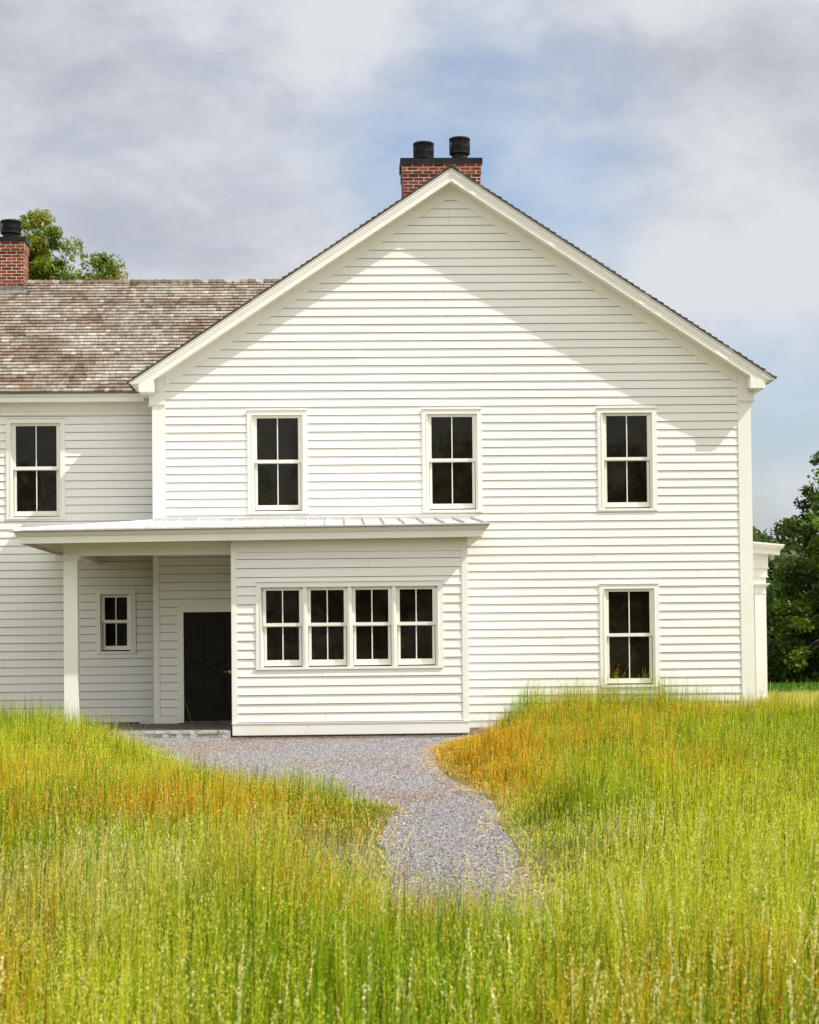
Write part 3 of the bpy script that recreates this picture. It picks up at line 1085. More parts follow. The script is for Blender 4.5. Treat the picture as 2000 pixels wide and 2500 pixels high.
# right rake trim
e.prism_x([(YF+0.027, 3.375), (-0.03, 3.375+0.30), (-0.03, 3.80), (YF+0.027, 3.50)], FR_-0.025, FR_+0.002)
e.build('fascia', M['trim'], proof)
de = MB()
along(de, fx0+0.004, fx1-0.002, Yfe-0.006, Yfe+0.05, 3.547, 3.562)
de.build('drip_edge', M['drip'], proof)
# boarded soffit / porch ceiling
cl = MB()
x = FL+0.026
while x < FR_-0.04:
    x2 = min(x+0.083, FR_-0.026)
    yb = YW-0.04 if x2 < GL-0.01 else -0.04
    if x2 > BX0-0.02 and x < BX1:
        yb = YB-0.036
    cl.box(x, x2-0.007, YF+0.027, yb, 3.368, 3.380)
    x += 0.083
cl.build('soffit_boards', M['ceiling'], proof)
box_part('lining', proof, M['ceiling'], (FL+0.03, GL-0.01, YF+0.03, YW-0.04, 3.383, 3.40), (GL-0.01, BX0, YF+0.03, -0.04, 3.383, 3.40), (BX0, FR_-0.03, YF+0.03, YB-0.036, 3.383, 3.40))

# beam and column
bm_ = MB()
bm_.box(-5.02, BX0+0.0, -2.80, -2.58, 3.132, 3.366)
bm_.box(-5.02, -4.80, -2.58, YW-0.04, 3.132, 3.366)
bm_.build('porch_beam', M['trim'], house)
pc = bpy.data.objects.new('porch_column', None)
col.objects.link(pc)
pc.parent = house
pc['label'] = 'square white porch column'


def square_column(parent, cx, cy, hw, zb, zt_, base_h=0.19, mat='trim'):
    s = MB()
    s.box(cx-hw, cx+hw, cy-hw, cy+hw, zb, zt_)
    s.build('shaft', M[mat], parent)
    c_ = MB()
    # flared cap, top fillet, neck ring
    c_.hexa([(cx-hw-.002, cy-hw-.002, zt_-0.10), (cx+hw+.002, cy-hw-.002, zt_-0.10), (cx+hw+.002, cy+hw+.002, zt_-0.10), (cx-hw-.002, cy+hw+.002, zt_-0.10)],
            [(cx-hw-.055, cy-hw-.055, zt_-0.03), (cx+hw+.055, cy-hw-.055, zt_-0.03), (cx+hw+.055, cy+hw+.055, zt_-0.03), (cx-hw-.055, cy+hw+.055, zt_-0.03)])
    c_.box(cx-hw-.065, cx+hw+.065, cy-hw-.065, cy+hw+.065, zt_-0.029, zt_-0.002)
    c_.build('capital', M[mat], parent)
    c_ = MB()
    c_.box(cx-hw-.014, cx+hw+.014, cy-hw-.014, cy+hw+.014, zt_-0.318, zt_-0.303)
    c_.build('neck_ring', M[mat], parent)
    p = MB()
    p.box(cx-hw-.018, cx+hw+.018, cy-hw-.018, cy+hw+.018, zb, zb+base_h)
    p.hexa([(cx-hw-.018, cy-hw-.018, zb+base_h), (cx+hw+.018, cy-hw-.018, zb+base_h), (cx+hw+.018, cy+hw+.018, zb+base_h), (cx-hw-.018, cy+hw+.018, zb+base_h)],
           [(cx-hw-.002, cy-hw-.002, zb+base_h+.02), (cx+hw+.002, cy-hw-.002, zb+base_h+.02), (cx+hw+.002, cy+hw+.002, zb+base_h+.02), (cx-hw-.002, cy+hw+.002, zb+base_h+.02)])
    p.build('plinth', M[mat], parent)


square_column(pc, -4.893, -2.69, 0.123, -0.14, 3.131, 0.27)

# paved porch floor
pf = MB()
rnd = random.Random(8)
y = -3.10
row = 0
while y < YW-0.05:
    y2 = min(y+rnd.uniform(0.42, 0.6), YW-0.05)
    x = -5.25+(0.3 if row % 2 else 0)
    while x < BX0-0.04:
        x2 = min(x+rnd.uniform(0.45, 0.85), BX0-0.03)
        if not (y2 > -0.06 and x2 > GL-0.05):
            pf.box(x, x2-0.012, y+(0.006 if row else 0), y2-0.006, -0.05, rnd.uniform(-0.004, 0.002))
        elif y < -0.1:
            pf.box(x, x2-0.012, y+0.006, -0.06, -0.05, 0.0)
        x = x2
    y = y2
    row += 1
pfo = pf.build('porch_floor', M['stone'], house)
se = MB()
x = -4.75
while x < BX0-0.05:
    x2 = min(x+rnd.uniform(0.9, 1.5), BX0-0.02)
    n_ = 9
    vs0 = []
    for i in range(n_):
        f0 = x+(x2-0.01-x)*i/n_
        f1 = x+(x2-0.01-x)*(i+1)/n_
        j = rnd.uniform(-0.012, 0.012)
        se.box(f0, f1, -3.165+j, -3.102, -0.17, -0.062-abs(j)*0.4)
        se.box(f0, f1, -3.175-j*0.8, -3.102, -0.060, -0.004+j*0.15)
    x = x2
se.build('step_edge', M['slabedge'], pfo)

# --- front portico glimpsed past the right corner -----------------------------------
PY = 6.38
pt = bpy.data.objects.new('portico', None)
col.objects.link(pt)
pt.parent = house
pt['label'] = 'white front portico beyond the right corner'
col2 = MB()
cx, hw = 9.455, 0.125
cy = PY+hw
s = col2
s.box(cx-hw, cx+hw, cy-hw, cy+hw, 0.21, 2.74)
s.box(cx-hw-.012, cx+hw+.012, cy-hw-.012, cy+hw+.012, 2.535, 2.55)
s.hexa([(cx-hw-.002, cy-hw-.002, 2.67), (cx+hw+.002, cy-hw-.002, 2.67), (cx+hw+.002, cy+hw+.002, 2.67), (cx-hw-.002, cy+hw+.002, 2.67)],
       [(cx-hw-.06, cy-hw-.06, 2.74), (cx+hw+.06, cy-hw-.06, 2.74), (cx+hw+.06, cy+hw+.06, 2.74), (cx-hw-.06, cy+hw+.06, 2.74)])
s.box(cx-hw-.075, cx+hw+.075, cy-hw-.075, cy+hw+.075, 2.741, 2.765)
s.box(cx-hw-.02, cx+hw+.02, cy-hw-.02, cy+hw+.02, 0.045, 0.208)
s.build('column', M['trim'], pt)
en = MB()
en.box(7.99, 9.58, PY-0.005, PY+0.28, 2.766, 2.905)
en.box(7.99, 9.63, PY-0.05, PY+0.30, 2.906, 2.925)
en.box(7.99, 9.61, PY-0.03, PY+0.30, 2.926, 3.100)
en.box(7.99, 9.65, PY-0.06, PY+0.30, 3.101, 3.120)
en.box(7.99, 9.63, PY-0.035, PY+0.30, 3.121, 3.47)
en.box(9.32, 9.56, PY+0.30, PY+3.0, 2.766, 3.45)
en.build('entablature', M['trim'], pt)
co = MB()
sl = 0.10
q = lambda x, z: z-sl*(x-9.9)
for (za, zb, xo, yo_) in ((3.395, 3.50, 9.86, 0.20), (3.501, 3.545, 9.885, 0.225), (3.546, 3.60, 9.93, 0.26), (3.601, 3.640, 9.955, 0.285)):
    co.prism_y([(7.99, q(7.99, za)), (xo, q(xo, za)), (xo+0.012, q(xo, zb)), (7.99, q(7.99, zb))], PY-yo_, PY+3.3)
co.build('cornice', M['trim'], pt)
st = MB()
for i in range(10):
    st.box(8.9+i*0.11, 8.9+i*0.11+0.1, PY-0.02, PY+0.4, -0.06, 0.0, (0.3, 0.2, 0.16))
    st.box(8.9+i*0.11, 8.9+i*0.11+0.1, PY-0.015, PY+0.4, -0.13, -0.07, (0.3, 0.2, 0.16))
st.build('pier', M['brick'], pt)
box_part('platform', pt, M['foundation'], (8.0, 9.8, PY+0.0, PY+3.2, -0.2, 0.04))

# ---------------------------------------------------------------- terrain
PATH_L = [(-5.6, -2.7), (-4.5, -3.7), (-3.9, -6.0), (-3.2, -8.6), (-2.8, -10.0), (-2.25, -12.5), (-1.8, -14.8), (-1.2, -16.6), (-0.4, -17.9), (0.52, -18.5), (0.40, -20.0), (0.30, -21.5), (0.30, -23.3), (0.27, -25.4), (0.25, -27.6)]
PATH_R = [(1.2, -27.6), (1.26, -25.5), (1.28, -23.9), (1.38, -22.7), (1.36, -21.0), (1.52, -18.2), (1.46, -16.6), (1.25, -14.7), (1.22, -11.5), (1.30, -8.1), (1.55, -6.0), (2.0, -4.4), (2.55, -3.2), (2.75, -0.4), (2.75, 0.0)]


def refine(poly, n=5, amp=0.035, seed=0):
    r = random.Random(seed)
    outp = []
    for a, b_ in zip(poly, poly[1:]):
        for i in range(n):
            f = i/n
            outp.append((a[0]+(b_[0]-a[0])*f+r.uniform(-amp, amp), a[1]+(b_[1]-a[1])*f+r.uniform(-amp, amp)))
    outp.append(poly[-1])
    return outp


GRAVEL = np.array(refine(PATH_L, seed=1)+refine(PATH_R, seed=2)+[(2.2, 0.0), (BX0, -0.5), (-5.6, -0.5)])


def inpoly(x, y, poly):
    inside = np.zeros(np.shape(x), bool)
    n = len(poly)
    j = n-1
    for i in range(n):
        xi, yi = poly[i]
        xj, yj = poly[j]
        c = ((yi > y) != (yj > y)) & (x < (xj-xi)*(y-yi)/(yj-yi+1e-12)+xi)
        inside ^= c
        j = i
    return inside


def dist_edge(x, y, line):
    d = np.full(np.shape(x), 1e9)
    for (ax, ay), (bx_, by) in zip(line, line[1:]):
        dx, dy = bx_-ax, by-ay
        t_ = np.clip(((x-ax)*dx+(y-ay)*dy)/(dx*dx+dy*dy), 0, 1)
        d = np.minimum(d, np.hypot(x-ax-t_*dx, y-ay-t_*dy))
    return d


def sstep(a, b_, x):
    t_ = np.clip((x-a)/(b_-a), 0, 1)
    return t_*t_*(3-2*t_)


def ground_z(x, y):
    x, y = np.asarray(x, float), np.asarray(y, float)
    z = np.full(np.shape(x), -0.155)
    z = z+0.20*sstep(-5.2, -7.5, x)*sstep(-14, -4, y)*sstep(4, 1, y)
    z = z+0.10*sstep(2.6, 4.0, x)*sstep(-9, -2, y)*sstep(9, 7.5, x)
    far = sstep(6, 16, y)*sstep(8, 10, x)
    z = z-0.13*far
    nearp = sstep(1.6, 3.0, x)+sstep(0.0, -1.5, x)*sstep(-16, -20, y)
    z = z+0.05*(fbm(x*0.5, y*0.4, 3)-0.5)*np.clip(nearp, 0, 1)
    return z


xs = np.concatenate([[-900, -500, -250, -120, -60, -30], np.arange(-20, 24.1, 0.5), [30, 45, 70, 120, 250, 500, 900]])
ys = np.concatenate([[-300, -150, -80, -50], np.arange(-40, 20.1, 0.5), [24, 30, 40, 60, 90, 140, 180]])
gx, gy = np.meshgrid(xs, ys)
gz = ground_z(gx, gy)
me = bpy.data.meshes.new('ground')
nx, ny = len(xs), len(ys)
vs = np.stack([gx, gy, gz], -1).reshape(-1, 3)
fs = [(j*nx+i, j*nx+i+1, (j+1)*nx+i+1, (j+1)*nx+i) for j in range(ny-1) for i in range(nx-1)]
me.from_pydata(vs.tolist(), [], fs)
me.materials.append(M['soil'])
g = bpy.data.objects.new('ground', me)
col.objects.link(g)
structure(g)
# gravel
me = bpy.data.meshes.new('gravel_path')
pts = [(float(x), float(y), -0.149) for x, y in GRAVEL]
import bmesh
bm = bmesh.new()
f = bm.faces.new([bm.verts.new(p) for p in pts])
bmesh.ops.triangulate(bm, faces=[f])
bmesh.ops.recalc_face_normals(bm, faces=bm.faces)
for f in bm.faces:
    if f.normal.z < 0:
        f.normal_flip()
bm.to_mesh(me)
bm.free()
me.materials.append(M['gravel'])
g = bpy.data.objects.new('gravel_path', me)
col.objects.link(g)
structure(g)
# mown lawn beyond the meadow
lx = np.linspace(8.2, 90, 40)
ly = np.linspace(15, 140, 40)
mb = MB()
for i in range(len(lx)-1):
    for j in range(len(ly)-1):
        P = [(lx[i], ly[j]), (lx[i+1], ly[j]), (lx[i+1], ly[j+1]), (lx[i], ly[j+1])]
        mb.add([(x, y, -0.245 if y > 17 else -0.27) for x, y in P], [(0, 1, 2, 3)])
structure(mb.build('lawn', M['lawn_soil']))
# far hill
hx = np.linspace(-200, 420, 50)
hy = np.linspace(150, 520, 30)
mb = MB()
hz = lambda x, y: -0.3+10.8*sstep(150, 270, y)*(0.75+0.25*math.sin(x*0.02+1.0)) + 14*sstep(270, 520, y)
for i in range(len(hx)-1):
    for j in range(len(hy)-1):
        P = [(hx[i], hy[j]), (hx[i+1], hy[j]), (hx[i+1], hy[j+1]), (hx[i], hy[j+1])]
        mb.add([(x, y, float(hz(x, y))) for x, y in P], [(0, 1, 2, 3)])
structure(mb.build('hill', M['lawn_soil']))

# ---------------------------------------------------------------- pebbles
def pebbles(n):
    X = rng.uniform(-5.4, 3.0, n*2)
    Y = rng.uniform(-28.5, -0.2, n*2)
    ok = inpoly(X, Y, GRAVEL) & ~((X > BX0-0.02) & (X < BX1+0.02) & (Y > YB-0.03)) & ~((X < BX0) & (Y > -3.17))
    X, Y = X[ok], Y[ok]
    # a few strays spill into the grass edges
    n = len(X)
    far = (Y+38.9)
    r = rng.uniform(0.005, 0.0095, n)*np.clip(far/22, 0.85, 1.35)
    a = rng.uniform(0, 6.28, n)
    sx_, sy_, sz_ = r*rng.uniform(0.9, 1.5, n), r*rng.uniform(0.7, 1.1, n), r*rng.uniform(0.5, 0.85, n)
    c = np.stack([X, Y, -0.149+sz_*0.45], -1)
    ux = np.stack([np.cos(a), np.sin(a), rng.normal(0, .15, n)], -1)
    uy = np.stack([-np.sin(a), np.cos(a), rng.normal(0, .15, n)], -1)
    uz = np.stack([rng.normal(0, .15, n), rng.normal(0, .15, n), np.ones(n)], -1)
    ux, uy, uz = ux*sx_[:, None], uy*sy_[:, None], uz*sz_[:, None]
    # squashed block with bevelled top: 4 low corners, 4 top corners
    j = lambda: 1+rng.uniform(-.25, .25, (n, 1))
    lo = [c+(ux*sx*j()+uy*sy*j())-uz*0.5 for sx, sy in ((-1, -1), (1, -1), (1, 1), (-1, 1))]
    hi = [c+(ux*sx*0.6*j()+uy*sy*0.6*j())+uz*j() for sx, sy in ((-1, -1), (1, -1), (1, 1), (-1, 1))]
    Q = []
    Q.append(np.stack(hi, 1))
    for k in range(4):
        k2 = (k+1) % 4
        Q.append(np.stack([lo[k], lo[k2], hi[k2], hi[k]], 1))
    V = np.stack(Q, 1).reshape(-1, 4, 3)
    t_ = rng.uniform(0, 1, n)
    v = rng.uniform(0.65, 1.3, n)[:, None]
    warm = fbm(X*0.7, Y*0.35, 8)[:, None]
    base = np.where((t_ < 0.50)[:, None], np.array([0.290, 0.280, 0.292]), np.where((t_ < 0.75)[:, None], np.array([0.37, 0.355, 0.36]), np.where((t_ < 0.90)[:, None], np.array([0.13, 0.12, 0.125]), np.array([0.30, 0.235, 0.19]))))
    base = base*(1-0.35*sstep(0.5, 0.75, warm)*np.array([0.0, 0.35, 0.6]))
    # darker, browner line under the drip edge of the wall
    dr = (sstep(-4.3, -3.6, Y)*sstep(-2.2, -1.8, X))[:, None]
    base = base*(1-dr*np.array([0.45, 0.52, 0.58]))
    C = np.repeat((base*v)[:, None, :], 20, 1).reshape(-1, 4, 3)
    return V, C


V, C = pebbles(230000)
o = quads('gravel_stones', V, C, M['pebble'])
structure(o, 'stuff')

# ---------------------------------------------------------------- grass
def blades(X, Y, H, W, lean, colA, colB, heads, headcol, nh, hs, droop=0.0):
    """stems (3 quads each) and seed heads (nh quads each) for the stems flagged in heads"""
    n = len(X)
    Z = ground_z(X, Y)-0.01
    a = rng.uniform(0, 6.283, n)
    la = rng.normal(0.3, 1.6, n)                     # lean direction
    ld = np.stack([np.cos(la), np.sin(la)*0.7], -1)*(lean*H)[:, None]
    wv = np.stack([np.cos(a)*0.9, np.sin(a)*0.6], -1)
    P = []
    Fr = [0, 0.38, 0.74, 1.0]
    Wd = [1.0, 0.95, 0.7, 0.22]
    ctr, sid = [], []
    for f_, w_ in zip(Fr, Wd):
        p = np.empty((n, 3))
        p[:, :2] = np.stack([X, Y], -1)+ld*(f_**2)[..., None] if False else np.stack([X, Y], -1)+ld*(f_**2)
        p[:, 2] = Z+H*(f_-0.22*lean*f_**2*1.0)
        sd_ = np.zeros((n, 3))
        sd_[:, :2] = wv*(W*w_)[:, None]*0.5
        ctr.append(p)
        sid.append(sd_)
    V, C = [], []
    for k in range(3):
        V.append(np.stack([ctr[k]-sid[k], ctr[k]+sid[k], ctr[k+1]+sid[k+1], ctr[k+1]-sid[k+1]], 1))
        f0, f1 = Fr[k], Fr[k+1]
        c0 = colA*(1-f0)+colB*f0
        c1 = colA*(1-f1)+colB*f1
        C.append(np.stack([c0, c0, c1, c1], 1))
    hi = np.where(heads)[0]
    if len(hi) and nh:
        m_ = len(hi)
        top = ctr[3][hi]
        mid = ctr[2][hi]
        for k in range(nh):
            f_ = rng.uniform(-0.15, 1.06, m_)[:, None]
            c = mid*(1-f_)+top*f_
            s = hs[hi]*rng.uniform(0.7, 1.35, m_)
            an = rng.uniform(0, 6.28, m_)
            off = np.stack([np.cos(an), np.sin(an), np.zeros(m_)], -1)*(s*0.42)[:, None]
            c = c+off
            upv = (top-mid)/np.linalg.norm(top-mid, axis=1)[:, None]+off/s[:, None]*0.9
            upv /= np.linalg.norm(upv, axis=1)[:, None]
            b2 = rng.uniform(0, 6.28, m_)
            sd_ = np.stack([np.cos(b2), np.sin(b2), np.zeros(m_)], -1)*(s*0.26)[:, None]
            u = upv*s[:, None]
            V.append(np.stack([c-u*0.5, c+sd_, c+u*0.55, c-sd_], 1))
            cc = headcol[hi]*rng.uniform(0.75, 1.3, (m_, 1))
            C.append(np.repeat(cc[:, None, :], 4, 1))
    return np.concatenate(V), np.concatenate(C)


def gauss(x, y, cx, cy, rx, ry):
    return np.exp(-(((x-cx)/rx)**2+((y-cy)/ry)**2))


PL, PR = PATH_L, PATH_R
GREEN = np.array([0.220, 0.390, 0.008])
DEEP = np.array([0.070, 0.190, 0.006])
YG = np.array([0.56, 0.630, 0.010])
OCHRE = np.array([0.78, 0.390, 0.012])
RUST = np.array([0.58, 0.210, 0.010])
STRAW = np.array([0.80, 0.660, 0.27])
OLIVE = np.array([0.25, 0.300, 0.010])


def meadow(n, y0, y1, nh, wmul, dens_seed, outer=False):
    """blade roots between two distances, thinned to the wedge the garden view needs"""
    Y = y0+(y1-y0)*np.sqrt(rng.uniform(0, 1, n)) if False else rng.uniform(y0, y1, n)
    D = Y+38.9
    mg = 7.0 if outer else 1.6
    xl = -0.205*D-mg
    xr = 0.255*D+mg
    # choose across the strip with equal area density
    wid = (xr-xl)
    keep = rng.uniform(0, 1, n) < wid/wid.max()
    Y, D, xl, xr = Y[keep], D[keep], xl[keep], xr[keep]
    X = rng.uniform(0, 1, len(Y))*(xr-xl)+xl
    if outer:        # the wider meadow on both sides of the first view
        kk_ = (X < -0.205*D-1.6) | (X > 0.255*D+1.6)
        X, Y, D = X[kk_], Y[kk_], D[kk_]
    ins = inpoly(X, Y, GRAVEL)
    de = np.minimum(dist_edge(X, Y, PL), dist_edge(X, Y, PR))
    # sparse volunteers inside the gravel edge, none further in
    stray = ins & (de < 0.22) & (rng.uniform(0, 1, len(X)) < 0.5*(1-de/0.22)) & (Y < -3.6)
    blocked = ((X > GL-0.0) & (X < GR+0.06) & (Y > -0.07)) | ((X <= GL+0.1) & (Y > YW-0.09)) | ((X > BX0-0.02) & (X < BX1+0.07) & (Y > YB-0.07)) | ((X > -4.74) & (X < BX0) & (Y > -3.22)) | ((X > -5.05) & (X < -4.74) & (Y > -2.86) & (Y < -2.5)) | ((X < -4.7) & (Y > -2.85))
    ok = (~ins | stray) & ~blocked
    X, Y, D, de, ins = X[ok], Y[ok], D[ok], de[ok], ins[ok]
    # thin patches: clumped density
    cl = fbm(X*1.6, Y*1.1, dens_seed, 3)
    clf = fbm(X*6, Y*4, dens_seed+40, 2)
    bare = 1.0*gauss(X, Y, 2.45, -1.2, 0.45, 2.0)+0.85*gauss(X, Y, -1.9, -27.4, 0.9, 1.5)+0.9*gauss(X, Y, -0.05, -23.2, 0.38, 1.1)+0.35*gauss(X, Y, 1.75, -23.6, 0.7, 0.45)+0.3*gauss(X, Y, 1.5, -14.2, 0.25, 2.2)
    keepp = rng.uniform(0, 1, len(X)) < np.clip(0.35+1.1*cl+0.5*(clf-0.5), 0.25, 1)*(1-np.clip(bare, 0, 0.93))
    keepp &= ~((rng.uniform(0, 1, len(X)) < 0.25) & (de < 0.12))
    X, Y, D, de, ins, cl, clf = X[keepp], Y[keepp], D[keepp], de[keepp], ins[keepp], cl[keepp], clf[keepp]
    n = len(X)
    # height
    right = X > 0.8
    H = np.where(right, 0.47, 0.40)*np.ones(n)
    H = np.where(Y < -26.5, np.where(X < -0.3, 0.60, 0.50), H)
    H = H-0.10*gauss(X, Y, 0.6, -28, 1.0, 2.0)
    H = H+0.22*sstep(2.85, 3.15, X)*sstep(7.6, 5.6, X)*sstep(-3.2, -1.0, Y)+0.16*gauss(X, Y, 3.15, -0.9, 0.35, 0.9)
    H = H-0.17*gauss(X, Y, 1.75, -21.6, 0.5, 1.2)-0.12*sstep(5.8, 8.2, X)*sstep(-4, 0, Y)
    H = H*(0.80+0.40*fbm(X*0.8, Y*0.6, 17))
    edge0 = np.where((X < 0) & (Y > -18.6), 0.72, 0.26)
    edge0 = np.where((X > 2.88) & (Y > -2.8), 1.0, edge0)
    H = H*(edge0+(1-edge0)*sstep(-0.05, 0.95+0.5*(fbm(X*2.0, Y*0.9, 91)-0.5), de))
    # left border by the porch is short
    H = H+0.16*sstep(-2.4, -4.0, X)*sstep(-14, -8, Y)
    H = H*(1-0.58*sstep(3.6, 2.9, X)*sstep(0.8, 1.0, X)*sstep(-10.5, -7.5, Y))
    H = H*(0.72+0.56*fbm(X*2.6, Y*1.8, 29, 2))*np.where(rng.uniform(0, 1, n) < 0.12, rng.uniform(1.1, 1.5, n), rng.uniform(0.55, 1.12, n))
    H = np.where(ins, H*0.35, H)
    tall = rng.uniform(0, 1, n) < np.where((Y > -2.6) & (X > 2.7) & (X < 7.4), 0.035, 0.010)
    H = np.where(tall, H*1.45, H)
    # colour
    wr = 3.2*gauss(X, Y, 1.7, -12.6, 0.62, 4.2)+1.2*gauss(X, Y, 2.6, -7.5, 1.2, 2.0)*0.5
    wr = wr+2.2*gauss(X, Y, -1.3, -21.4, 1.3, 1.6)+1.6*gauss(X, Y, 4.6, -4.2, 2.6, 1.3)+0.6*gauss(X, Y, -0.4, -20.9, 0.8, 0.8)
    wr = wr+0.4*gauss(X, Y, -3.4, -17, 1.2, 3.0)+0.45*gauss(X, Y, 0.45, -19.2, 0.25, 0.5)+0.22*sstep(-29.3, -31, Y)*sstep(0.2, 1.2, X)
    wg = 0.9*gauss(X, Y, -0.6, -17.4, 1.0, 1.3)+1.0*gauss(X, Y, 2.0, -21.0, 0.55, 1.9)+0.9*gauss(X, Y, 3.4, -0.9, 1.1, 1.0)
    wg = wg+0.6*gauss(X, Y, 3.4, -15.5, 1.4, 2.6)+0.7*gauss(X, Y, 7.0, -9.0, 1.6, 4.0)+0.45*gauss(X, Y, 0.2, -28.8, 1.1, 1.5)+0.6*gauss(X, Y, 5.6, -1.0, 0.7, 0.8)+0.5*gauss(X, Y, -2.6, -24.7, 0.7, 1.2)
    wy = 0.7*gauss(X, Y, -4.0, -10, 1.5, 5)+0.7*gauss(X, Y, 2.5, -24.8, 1.2, 1.4)
    wr = wr+1.0*sstep(0.56, 0.74, fbm(X*0.55, Y*0.32, 61))
    wr = wr+1.6*gauss(X, Y, 1.75, -8.5, 0.8, 3.6)
    wg = wg+1.5*sstep(0.52, 0.70, fbm(X*0.6, Y*0.30, 77))+1.0*gauss(X, Y, -1.7, -23.6, 1.0, 1.0)
    ws = 0.9*np.clip(gauss(X, Y, -0.05, -23.2, 0.5, 1.3)+gauss(X, Y, 1.8, -23.8, 0.8, 0.6)+gauss(X, Y, -1.9, -27.4, 0.9, 1.4), 0, 1)+0.8*(1-sstep(0.0, 0.22, de))*0.6
    w0 = 0.55
    u = rng.uniform(0, 1, n)*(w0+wr+wg+wy+ws)
    kind = np.zeros(n, int)
    acc = w0*np.ones(n)
    for k, wk in enumerate((wr, wg, wy, ws)):
        kind = np.where(u > acc, k+1, kind)
        acc = acc+wk
    tone = np.where(rng.uniform(0, 1, (n, 1)) < 0.36, 0.27, 1.06)*rng.uniform(0.75, 1.25, (n, 1))  # dark share of blades stands in for shaded gaps between stems
    tone = tone*(0.68+0.64*fbm(X*1.9, Y*1.0, 123, 3))[:, None]
    baseA = np.array([OLIVE, RUST, DEEP, OLIVE, STRAW])[kind]
    topA = np.array([YG, OCHRE, GREEN, YG*1.1, STRAW])[kind]
    # within any patch a few stems are always rusty or deep green
    r_ = rng.uniform(0, 1, n)
    baseA = np.where((r_ < 0.12)[:, None], RUST*0.9, np.where((r_ > 0.72)[:, None], DEEP*1.2, baseA))
    topA = np.where(((r_ > 0.8))[:, None], GREEN, topA)
    cA, cB = baseA*tone, topA*tone
    hd = rng.uniform(0, 1, n) < np.where(kind == 2, 0.22, 0.62)
    hcol = np.array([[0.74, 0.70, 0.09], [0.86, 0.45, 0.04], [0.50, 0.62, 0.04], [0.78, 0.74, 0.12], [0.86, 0.74, 0.34]])[kind]
    hcol = np.where((rng.uniform(0, 1, n) < 0.16)[:, None], np.array([0.92, 0.88, 0.30]), hcol)
    W = rng.uniform(0.0022, 0.0042, n)*wmul
    lean = np.abs(rng.normal(0.08, 0.10, n))
    lean = np.where(de < 0.3, lean+rng.uniform(0, 0.5, n), lean)
    lean = np.where(tall, lean+0.3*rng.uniform(0, 1, n), lean)
    hs = rng.uniform(0.0065, 0.0115, n)*(0.9+0.75*(wmul-1))
    return blades(X, Y, H, W, lean, cA, cB, hd, hcol, nh, hs)


parts = [meadow(95000, -33.4, -26.0, 12, 1.0, 5), meadow(130000, -26.0, -15.0, 6, 1.45, 6), meadow(215000, -15.0, 1.2, 4, 1.9, 7), meadow(190000, -36.0, 1.2, 3, 2.3, 7, True)]
V = np.concatenate([p[0] for p in parts])
C = np.concatenate([p[1] for p in parts])
o = quads('meadow_grass', V, C, M['grass'])
structure(o, 'stuff')
print('grass quads', len(V))

# bleached thatch lying along the edges of the gravel
n = 12000
lines = np.array(refine(PATH_L[1:], 12, 0.0)+refine(PATH_R[:-1], 12, 0.0))
pk = lines[rng.integers(0, len(lines), n)]
Xs = pk[:, 0]+rng.normal(0, 0.13, n)
Ys = pk[:, 1]+rng.normal(0, 0.25, n)
ok = ~((Xs > BX0-0.03) & (Xs < BX1+0.03) & (Ys > YB-0.06)) & ~((Xs < BX0) & (Ys > -3.3)) & (fbm(Xs*2.2, Ys*1.3, 33) > 0.46) & ((Xs > 0.9) | (rng.uniform(0, 1, n) < 0.4)) & (rng.uniform(0, 1, n) < np.where(Ys < -19, 0.35, 1.0))
Xs, Ys = Xs[ok], Ys[ok]
n = len(Xs)
an = rng.uniform(0, 6.28, n)
ln = rng.uniform(0.03, 0.10, n)
wd = rng.uniform(0.003, 0.006, n)
u = np.stack([np.cos(an), np.sin(an), rng.uniform(-.1, .35, n)], -1)*ln[:, None]
sdd = np.stack([-np.sin(an), np.cos(an), rng.uniform(-.5, .5, n)], -1)*wd[:, None]
c = np.stack([Xs, Ys, ground_z(Xs, Ys)+0.018], -1)
c[:, 2] = np.maximum(c[:, 2], -0.138)
V = np.stack([c-u*0.5-sdd, c+u*0.5-sdd, c+u*0.5+sdd, c-u*0.5+sdd], 1)
cc = np.array([[0.74, 0.60, 0.36], [0.62, 0.42, 0.20], [0.55, 0.26, 0.09], [0.80, 0.70, 0.50]])[rng.integers(0, 4, n)]*rng.uniform(0.7, 1.15, (n, 1))
structure(quads('dry_thatch', V, np.repeat(cc[:, None, :], 4, 1), M['grass']), 'stuff')

# long pale plumes standing over the front of the meadow
n = 300
Xp = rng.uniform(-3.0, 3.4, n)
Yp = rng.uniform(-33.0, -25.5, n)
wgt = np.where((Xp > 0.6) | (rng.uniform(0, 1, n) < 0.45), True, False) & ~inpoly(Xp, Yp, GRAVEL)
Xp, Yp = Xp[wgt], Yp[wgt]
n = len(Xp)
Xn = rng.uniform(-2.2, 2.6, 130)
Yn = rng.uniform(-33.3, -31.2, 130)
kn = (Xn > 0.3) | (rng.uniform(0, 1, 130) < 0.4)
Xp, Yp = np.append(Xp, Xn[kn]), np.append(Yp, Yn[kn])
n = len(Xp)
Hp = rng.uniform(0.5, 0.74, n)
pc_ = np.tile(np.array([[0.92, 0.84, 0.40]]), (n, 1))*rng.uniform(0.8, 1.1, (n, 1))
V, C = blades(Xp, Yp, Hp, np.full(n, 0.003), np.abs(rng.normal(0.15, 0.12, n)), np.tile(YG, (n, 1)), np.tile(STRAW, (n, 1)), np.ones(n, bool), pc_, 44, np.full(n, 0.0095))
structure(quads('grass_plumes', V, C, M['grass']), 'stuff')

